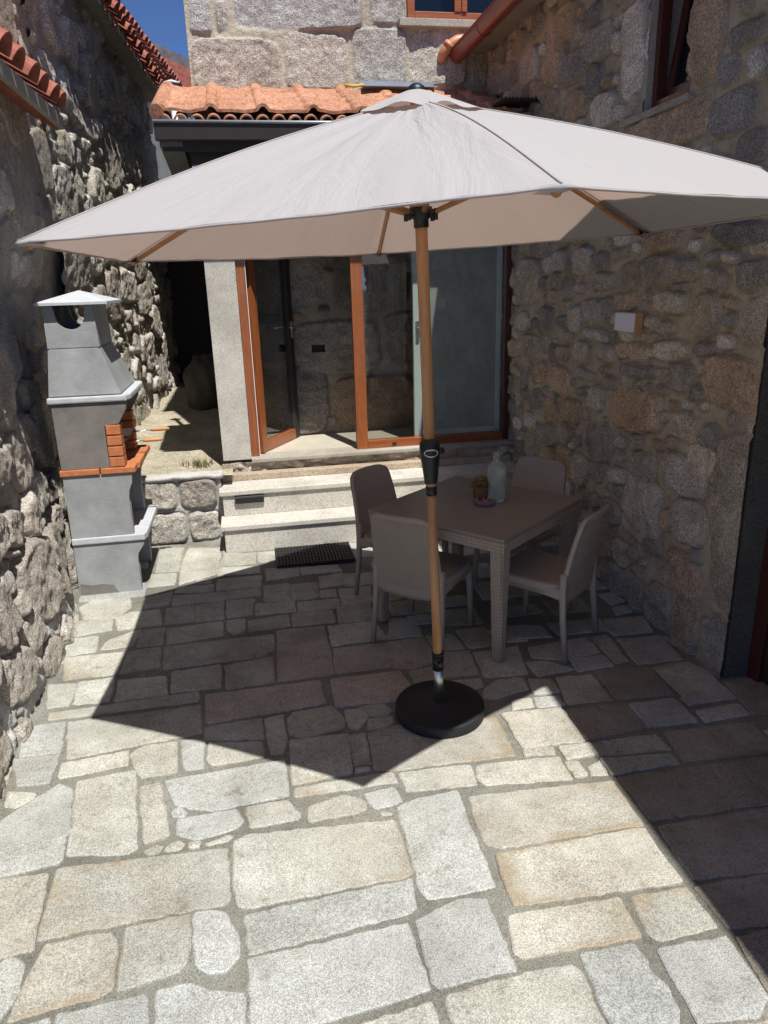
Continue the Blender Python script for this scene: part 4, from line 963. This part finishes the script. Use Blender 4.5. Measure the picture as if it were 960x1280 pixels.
def canopy_pt(k, a, s_):
    p = ribp(k, s_).lerp(ribp((k+1)%6, s_), a); m = 4*a*(1-a); cen = top
    p = p + (Vector((cen.x, cen.y, p.z))-p)*(.02*m*s_**2)
    p.z -= (.035*s_*(1-s_)*2.2 + .006*s_)*m
    ang_ = (k+a)*1.0
    cr = .008*float(fbm(np.array(ang_*5.), np.array(s_*1.3), 1.7, 3, 4)) + .006*float(fbm(np.array(ang_*14.), np.array(s_*1.2+7), 1.5, 2, 9))
    p.z += cr*min(1, s_*4)*(1 if s_ < .97 else .5)*min(1, m*4)
    return p
NA, NS = 22, 30
V = []; F = []; idx_ = {}
for k in range(6):
    for i in range(NA):
        for j in range(NS+1):
            s_ = .09+(1-.09)*j/NS; idx_[(k*NA+i, j)] = len(V); V.append(canopy_pt(k, i/NA, s_))
for q in range(6*NA):
    for j in range(NS): F.append((idx_[(q, j)], idx_[(q, j+1)], idx_[((q+1)%(6*NA), j+1)], idx_[((q+1)%(6*NA), j)]))
cano = mesh_obj('canopy', V, F, M['canopy'], pa, True)
a_ = cano.data.attributes.new('around', 'FLOAT', 'POINT'); a_.data.foreach_set('value', np.repeat(np.arange(6*NA)/NA, NS+1).astype(np.float32))
a_ = cano.data.attributes.new('outward', 'FLOAT', 'POINT'); a_.data.foreach_set('value', np.tile(np.arange(NS+1)/NS, 6*NA).astype(np.float32))
s = MB()
for k in range(6):
    pts = [canopy_pt(k, i/14, 1.0)+Vector((0, 0, -.004)) for i in range(15)]; s.tube(pts, .0035, 5)
    s.tube([ribp(k, .1+.9*i/12)+Vector((0, 0, .001)) for i in range(13)], .0028, 5)
s.build('hem', M['canopy'], cano)
V = []; F = []; nv_ = 12
for k in range(6):
    for i in range(nv_):
        a = i/nv_; p = top.lerp(rimv(k), .175).lerp(top.lerp(rimv((k+1)%6), .175), a)
        for j in range(9):
            f = j/8; q = Vector((top.x, top.y, 0)).lerp(Vector((p.x, p.y, 0)), .08+.92*f); q.z = top.z+.032-.1*f**1.1 + (.012*4*a*(1-a)*f) + .007*math.sin(9*a+k*3)*f*f
            if k in (5, 0): q.z += .02*f*f*math.sin(PI*a)
            V.append(q)
m_ = 6*nv_; F = [(q*9+j, q*9+j+1, ((q+1)%m_)*9+j+1, ((q+1)%m_)*9+j) for q in range(m_) for j in range(8)]
mesh_obj('vent', V, F, M['canopy'], pa, True)
s = MB(); s.lathe([(.034, 0), (.036, .008), (.03, .022), (.016, .032), (.001, .036)], (top.x, top.y, top.z+.02), 20); s.build('finial', M['black'], pa)
s = MB(); s.tube([at_z(2.6), at_z(2.66)], .042, 18); s.build('top_hub', M['black'], pa)
s = MB(); s.tube([at_z(2.24), at_z(2.27), at_z(2.28), at_z(2.315)], [.03, .03, .045, .045], 20)
for k in range(6):
    a = R(28+60*k); c_ = at_z(2.296); e = c_+Vector((.062*math.cos(a), .062*math.sin(a), 0)); s.tube([c_, e], .011, 8); s.tube([e+Vector((0, 0, .012)), e+Vector((0, 0, -.03))], .009, 8)
s.build('runner', M['black'], pa)
for k in range(6):
    s = MB(); dn = Vector((0, 0, -.022))
    s.tube([ribp(k, .03+.955*i/14)+dn for i in range(15)], .0115, 8); rb = s.build('rib', M['wood_rib'], pa)
    s = MB(); a = R(28+60*k); e = at_z(2.296)+Vector((.06*math.cos(a), .06*math.sin(a), 0)); s.tube([e, ribp(k, .44)+dn], .0105, 8); s.build('strut', M['wood_rib'], rb)
    s = MB(); p1 = ribp(k, .955)+dn*.95; p2 = ribp(k, .978)+Vector((0, 0, -.019)); s.tube([p1, p2], [.0135, .012], 8); s.build('end_cap', M['black'], rb)
    # cloth pocket that holds the rib end
    V = []
    for i in range(7):
        a = (i-3)/3*.028; p = canopy_pt(k if a >= 0 else (k+5)%6, a if a >= 0 else 1+a, 1.0); o = p-Vector((top.x, top.y, p.z)); o.normalize(); e = 1-.5*abs(i-3)/3
        for d_, z_ in ((-.004, .003), (.006, -.004), (.003, -.013*e), (-.05, -.016*e)): V.append(p + o*d_ + Vector((0, 0, z_)))
    F = [(i*4+j, i*4+j+1, i*4+j+5, i*4+j+4) for i in range(6) for j in range(3)]
    pk = mesh_obj('pocket', V, F, M['canopy'], cano, True)

# ================================================================== TABLE
TA = R(39.7); tc = (1.289, 4.004)
tb = empty('dining_table', (*tc, 0), 'square taupe plastic table with woven texture skirt and legs', 'table', TA)
H_ = .745; hw = .468
s = MB(); s.box(-hw, hw, -hw, hw, H_-.022, H_, .008); s.build('table_top', M['resin_top'], tb, world=False)
s = MB()
for a, b, c, d in ((-hw+.006, hw-.006, -hw+.004, -hw+.022), (-hw+.006, hw-.006, hw-.022, hw-.004), (-hw+.004, -hw+.022, -hw+.023, hw-.023), (hw-.022, hw-.004, -hw+.023, hw-.023)): s.box(a, b, c, d, H_-.082, H_-.0225, .003)
s.build('skirt', M['resin_weave'], tb, world=False)
for sx in (-1, 1):
    for sy in (-1, 1):
        s = MB(); t0, t1 = .043, .03; cx, cy = sx*(hw-.055), sy*(hw-.055); bx, by = sx*(hw-.05), sy*(hw-.05)
        vs = [(bx-t1,by-t1,.008),(bx+t1,by-t1,.008),(bx+t1,by+t1,.008),(bx-t1,by+t1,.008),(cx-t0,cy-t0,H_-.023),(cx+t0,cy-t0,H_-.023),(cx+t0,cy+t0,H_-.023),(cx-t0,cy+t0,H_-.023)]
        v = s.verts(vs, [(0,3,2,1),(4,5,6,7),(0,1,5,4),(1,2,6,5),(2,3,7,6),(3,0,4,7)])
        bmesh.ops.bevel(s.bm, geom=list({e for q in v for e in q.link_edges}), offset=.009, segments=3, affect='EDGES')
        s.build('leg', M['resin_weave'], tb, world=False)

# ================================================================== CHAIRS (one built, three copied)
def make_chair(label, loc, rz, group):
    c = empty('dining_chair', loc, label, 'chair', rz, group)
    # seat: rounded slab, dished a little, with an apron
    n = 44; out = []
    def ringp(sc, z, dish=0):
        r = []
        for k in range(n):
            a = 2*PI*k/n; ca, sa = math.cos(a), math.sin(a); e = 2/5.
            x = .222*sc*math.copysign(abs(ca)**e, ca); y = .22*sc*math.copysign(abs(sa)**e, sa)
            if y > 0: x *= 1.0
            r.append((x, y+.0, z - dish + .012*(y/.22)*(1 if y > 0 else .2)))
        return r
    rings = [ringp(.93, .395), ringp(1.0, .392), ringp(1.005, .43), ringp(.985, .446), ringp(.93, .45), ringp(.7, .445), ringp(.35, .44), ringp(.02, .438)]
    V = [p for r in rings for p in r]; F = [(i*n+k, i*n+(k+1)%n, (i+1)*n+(k+1)%n, (i+1)*n+k) for i in range(len(rings)-1) for k in range(n)]
    inner = [(x*.93, y*.93, .425) for x, y, z in rings[0]]; b0 = len(V); V += inner; F += [(k, b0+k, b0+(k+1)%n, (k+1)%n) for k in range(n)]; F.append(tuple(b0+k for k in range(n)))
    F.append(tuple((len(rings)-1)*n+k for k in range(n)))
    mesh_obj('seat', V, F, M['resin'], c, True, world=False)
    # back: curved panel, wider at the bottom, rounded top corners; smooth frame plus a woven outer field
    def bp(u, t, off):
        w = .222-.022*t-.014*t*t; 
        if t > .9: w *= 1-.045*((t-.9)/.1)**2
        x = u*w; bow = .032*(1-u*u)
        y = -.205-.03*t-.055*t*t - bow*(.35+.65*t) + off*1.
        lo = .365-.035*(1-u*u)**.5 if True else .37
        zt = .845-.012*abs(u)**4 - .018*max(0, (abs(u)-.75)/.25)**2
        return (x, y, lo+(zt-lo)*t)
    nu, nt_ = 22, 22; V = []
    for off in (.011, -.011):
        for j in range(nt_+1):
            for i in range(nu+1): V.append(bp(-1+2*i/nu, j/nt_, off*(1.15 if i in (0, nu) else 1)))
    st_ = (nu+1)*(nt_+1); F = []
    for j in range(nt_):
        for i in range(nu):
            a = j*(nu+1)+i; F += [(a, a+nu+1, a+nu+2, a+1), (st_+a, st_+a+1, st_+a+nu+2, st_+a+nu+1)]
    per = [i for i in range(nu+1)] + [(j)*(nu+1)+nu for j in range(1, nt_+1)] + [nt_*(nu+1)+i for i in range(nu-1, -1, -1)] + [j*(nu+1) for j in range(nt_-1, 0, -1)]
    F += [(per[k], per[(k+1)%len(per)], st_+per[(k+1)%len(per)], st_+per[k]) for k in range(len(per))]
    bk = mesh_obj('backrest', V, F, M['resin'], c, True, world=False)
    bm = bmesh.new(); bm.from_mesh(bk.data); bmesh.ops.recalc_face_normals(bm, faces=bm.faces); bm.to_mesh(bk.data); bm.free()
    V = []
    for j in range(21):
        for i in range(21): V.append(bp(-.86+1.72*i/20, .14+.79*j/20, -.0128))
    mesh_obj('woven_field', V, [(j*21+i, j*21+i+1, (j+1)*21+i+1, (j+1)*21+i) for j in range(20) for i in range(20)], M['resin_weave_fine'], bk, True, world=False)
    for sx in (-1, 1):
        s = MB()
        def bar(pts, w0, d0, w1, d1):
            rg = []
            for q, p in enumerate(pts):
                f = q/(len(pts)-1); w_ = w0+(w1-w0)*f; d_ = d0+(d1-d0)*f
                rg.append([s.bm.verts.new((p[0]+x*w_, p[1]+y*d_, p[2])) for x, y in ((-1,-.6),(-.6,-1),(.6,-1),(1,-.6),(1,.6),(.6,1),(-.6,1),(-1,.6))])
            for A_, B_ in zip(rg, rg[1:]):
                for k in range(8): s.bm.faces.new((A_[k], A_[(k+1)%8], B_[(k+1)%8], B_[k]))
            s.bm.faces.new(rg[0][::-1]); s.bm.faces.new(rg[-1])
        bar([(sx*.207, -.213, .52), (sx*.209, -.212, .42), (sx*.214, -.222, .25), (sx*.222, -.25, .011)], .017, .021, .0125, .014)
        s.build('leg', M['resin'], c, True, world=False)
        s = MB(); bar([(sx*.196, .19, .428), (sx*.2, .195, .25), (sx*.206, .205, .011)], .021, .021, .0135, .0135); s.build('leg', M['resin'], c, True, world=False)
        s = MB(); bar([(sx*.205, -.21, .405), (sx*.207, -.0, .4), (sx*.203, .2, .405)], .012, .02, .012, .02); 
        s.bm.free(); s = MB(); s.prism([(-.215, .368), (-.1, .385), (.1, .392), (.2, .385), (.2, .43), (-.215, .43)], sx*.214-.007, sx*.214+.007, 'x', .003); s.build('side_rail', M['resin'], c, world=False)
    return c
def facing(d): return math.atan2(-math.cos(R(d)), math.sin(R(d)))
G = 'taupe chairs around the square table'
ch1 = make_chair('taupe plastic chair behind the parasol pole, its smooth back towards the viewer', (.924, 3.832, 0), facing(49.4), G)
for lab, loc, d in (('taupe plastic chair nearest the granite steps, standing beside the doormat', (.925, 4.43, 0), -50.3),
                    ('taupe plastic chair at the far side of the table behind the glass bottle', (1.70, 4.375, 0), 218),
                    ('taupe plastic chair nearest the doorway on the right, seen from its woven side', (1.577, 3.634, 0), 132.2)):
    c = copy_tree(ch1); c.location = loc; c.rotation_euler = (0, 0, facing(d)); c['label'] = lab

# ================================================================== TABLEWARE
zt = H_+.001
pp = empty('potted_plant', (1.335, 4.06, zt), 'small brown woven pot of dry yellow green foliage on the table', 'plant pot')
s = MB(); s.lathe([(.04, .0), (.046, .004), (.05, .04), (.052, .088), (.049, .09), (.046, .084), (.044, .075)], (1.335, 4.06, zt), 28); s.build('pot', M['pot'], pp)
V = []; F = []
for k in range(420):
    a = random.uniform(0, 2*PI); el = random.uniform(-.15, 1.5); r = random.uniform(.35, 1)**.6
    c_ = Vector((1.335+.074*r*math.cos(el)*math.cos(a), 4.06+.074*r*math.cos(el)*math.sin(a), zt+.092+.058*r*math.sin(el)))
    d1 = Vector((random.uniform(-1,1), random.uniform(-1,1), random.uniform(-.6,1))).normalized()*random.uniform(.007,.014); d2 = d1.orthogonal().normalized()*random.uniform(.003,.006)
    b = len(V); V += [c_-d1, c_+d2, c_+d1, c_-d2]; F.append((b, b+1, b+2, b+3))
mesh_obj('foliage', V, F, M['leaf'], pp)
bt = MB(); bt.lathe([(.044, .0), (.051, .006), (.053, .03), (.053, .2), (.05, .222), (.04, .24), (.024, .252), (.02, .262), (.02, .288), (.03, .297), (.031, .302), (.027, .304), (.019, .3), (.016, .25), (.012, .24)], (1.415, 4.01, zt), 96, rib=(18, .028, .036))
setp(bt.build('glass_bottle', M['bottle']), 'ribbed pale green glass bottle standing beside the potted plant', 'bottle')
ds = empty('glass_dish', (1.325, 3.97, zt), 'low round glass dish holding pink bits in front of the bottle', 'dish')
s = MB(); s.lathe([(.05, 0), (.058, .004), (.064, .024), (.066, .028), (.062, .027), (.054, .009), (.001, .007)], (1.325, 3.97, zt), 40, rib=(20, .02, .05)); s.build('bowl', M['dish'], ds)
s = MB()
for k in range(14):
    a = random.uniform(0, 2*PI); r = random.uniform(0, .035); s.box(-.009, .009, -.005, .005, -.004, .004, .002, M=Matrix.Translation((1.325+r*math.cos(a), 3.97+r*math.sin(a), zt+.015+random.uniform(0, .008))) @ Matrix.Rotation(random.uniform(0, 3), 4, 'Z') @ Matrix.Rotation(random.uniform(-.4, .4), 4, 'X'))
s.build('sweets', M['pink'], ds)
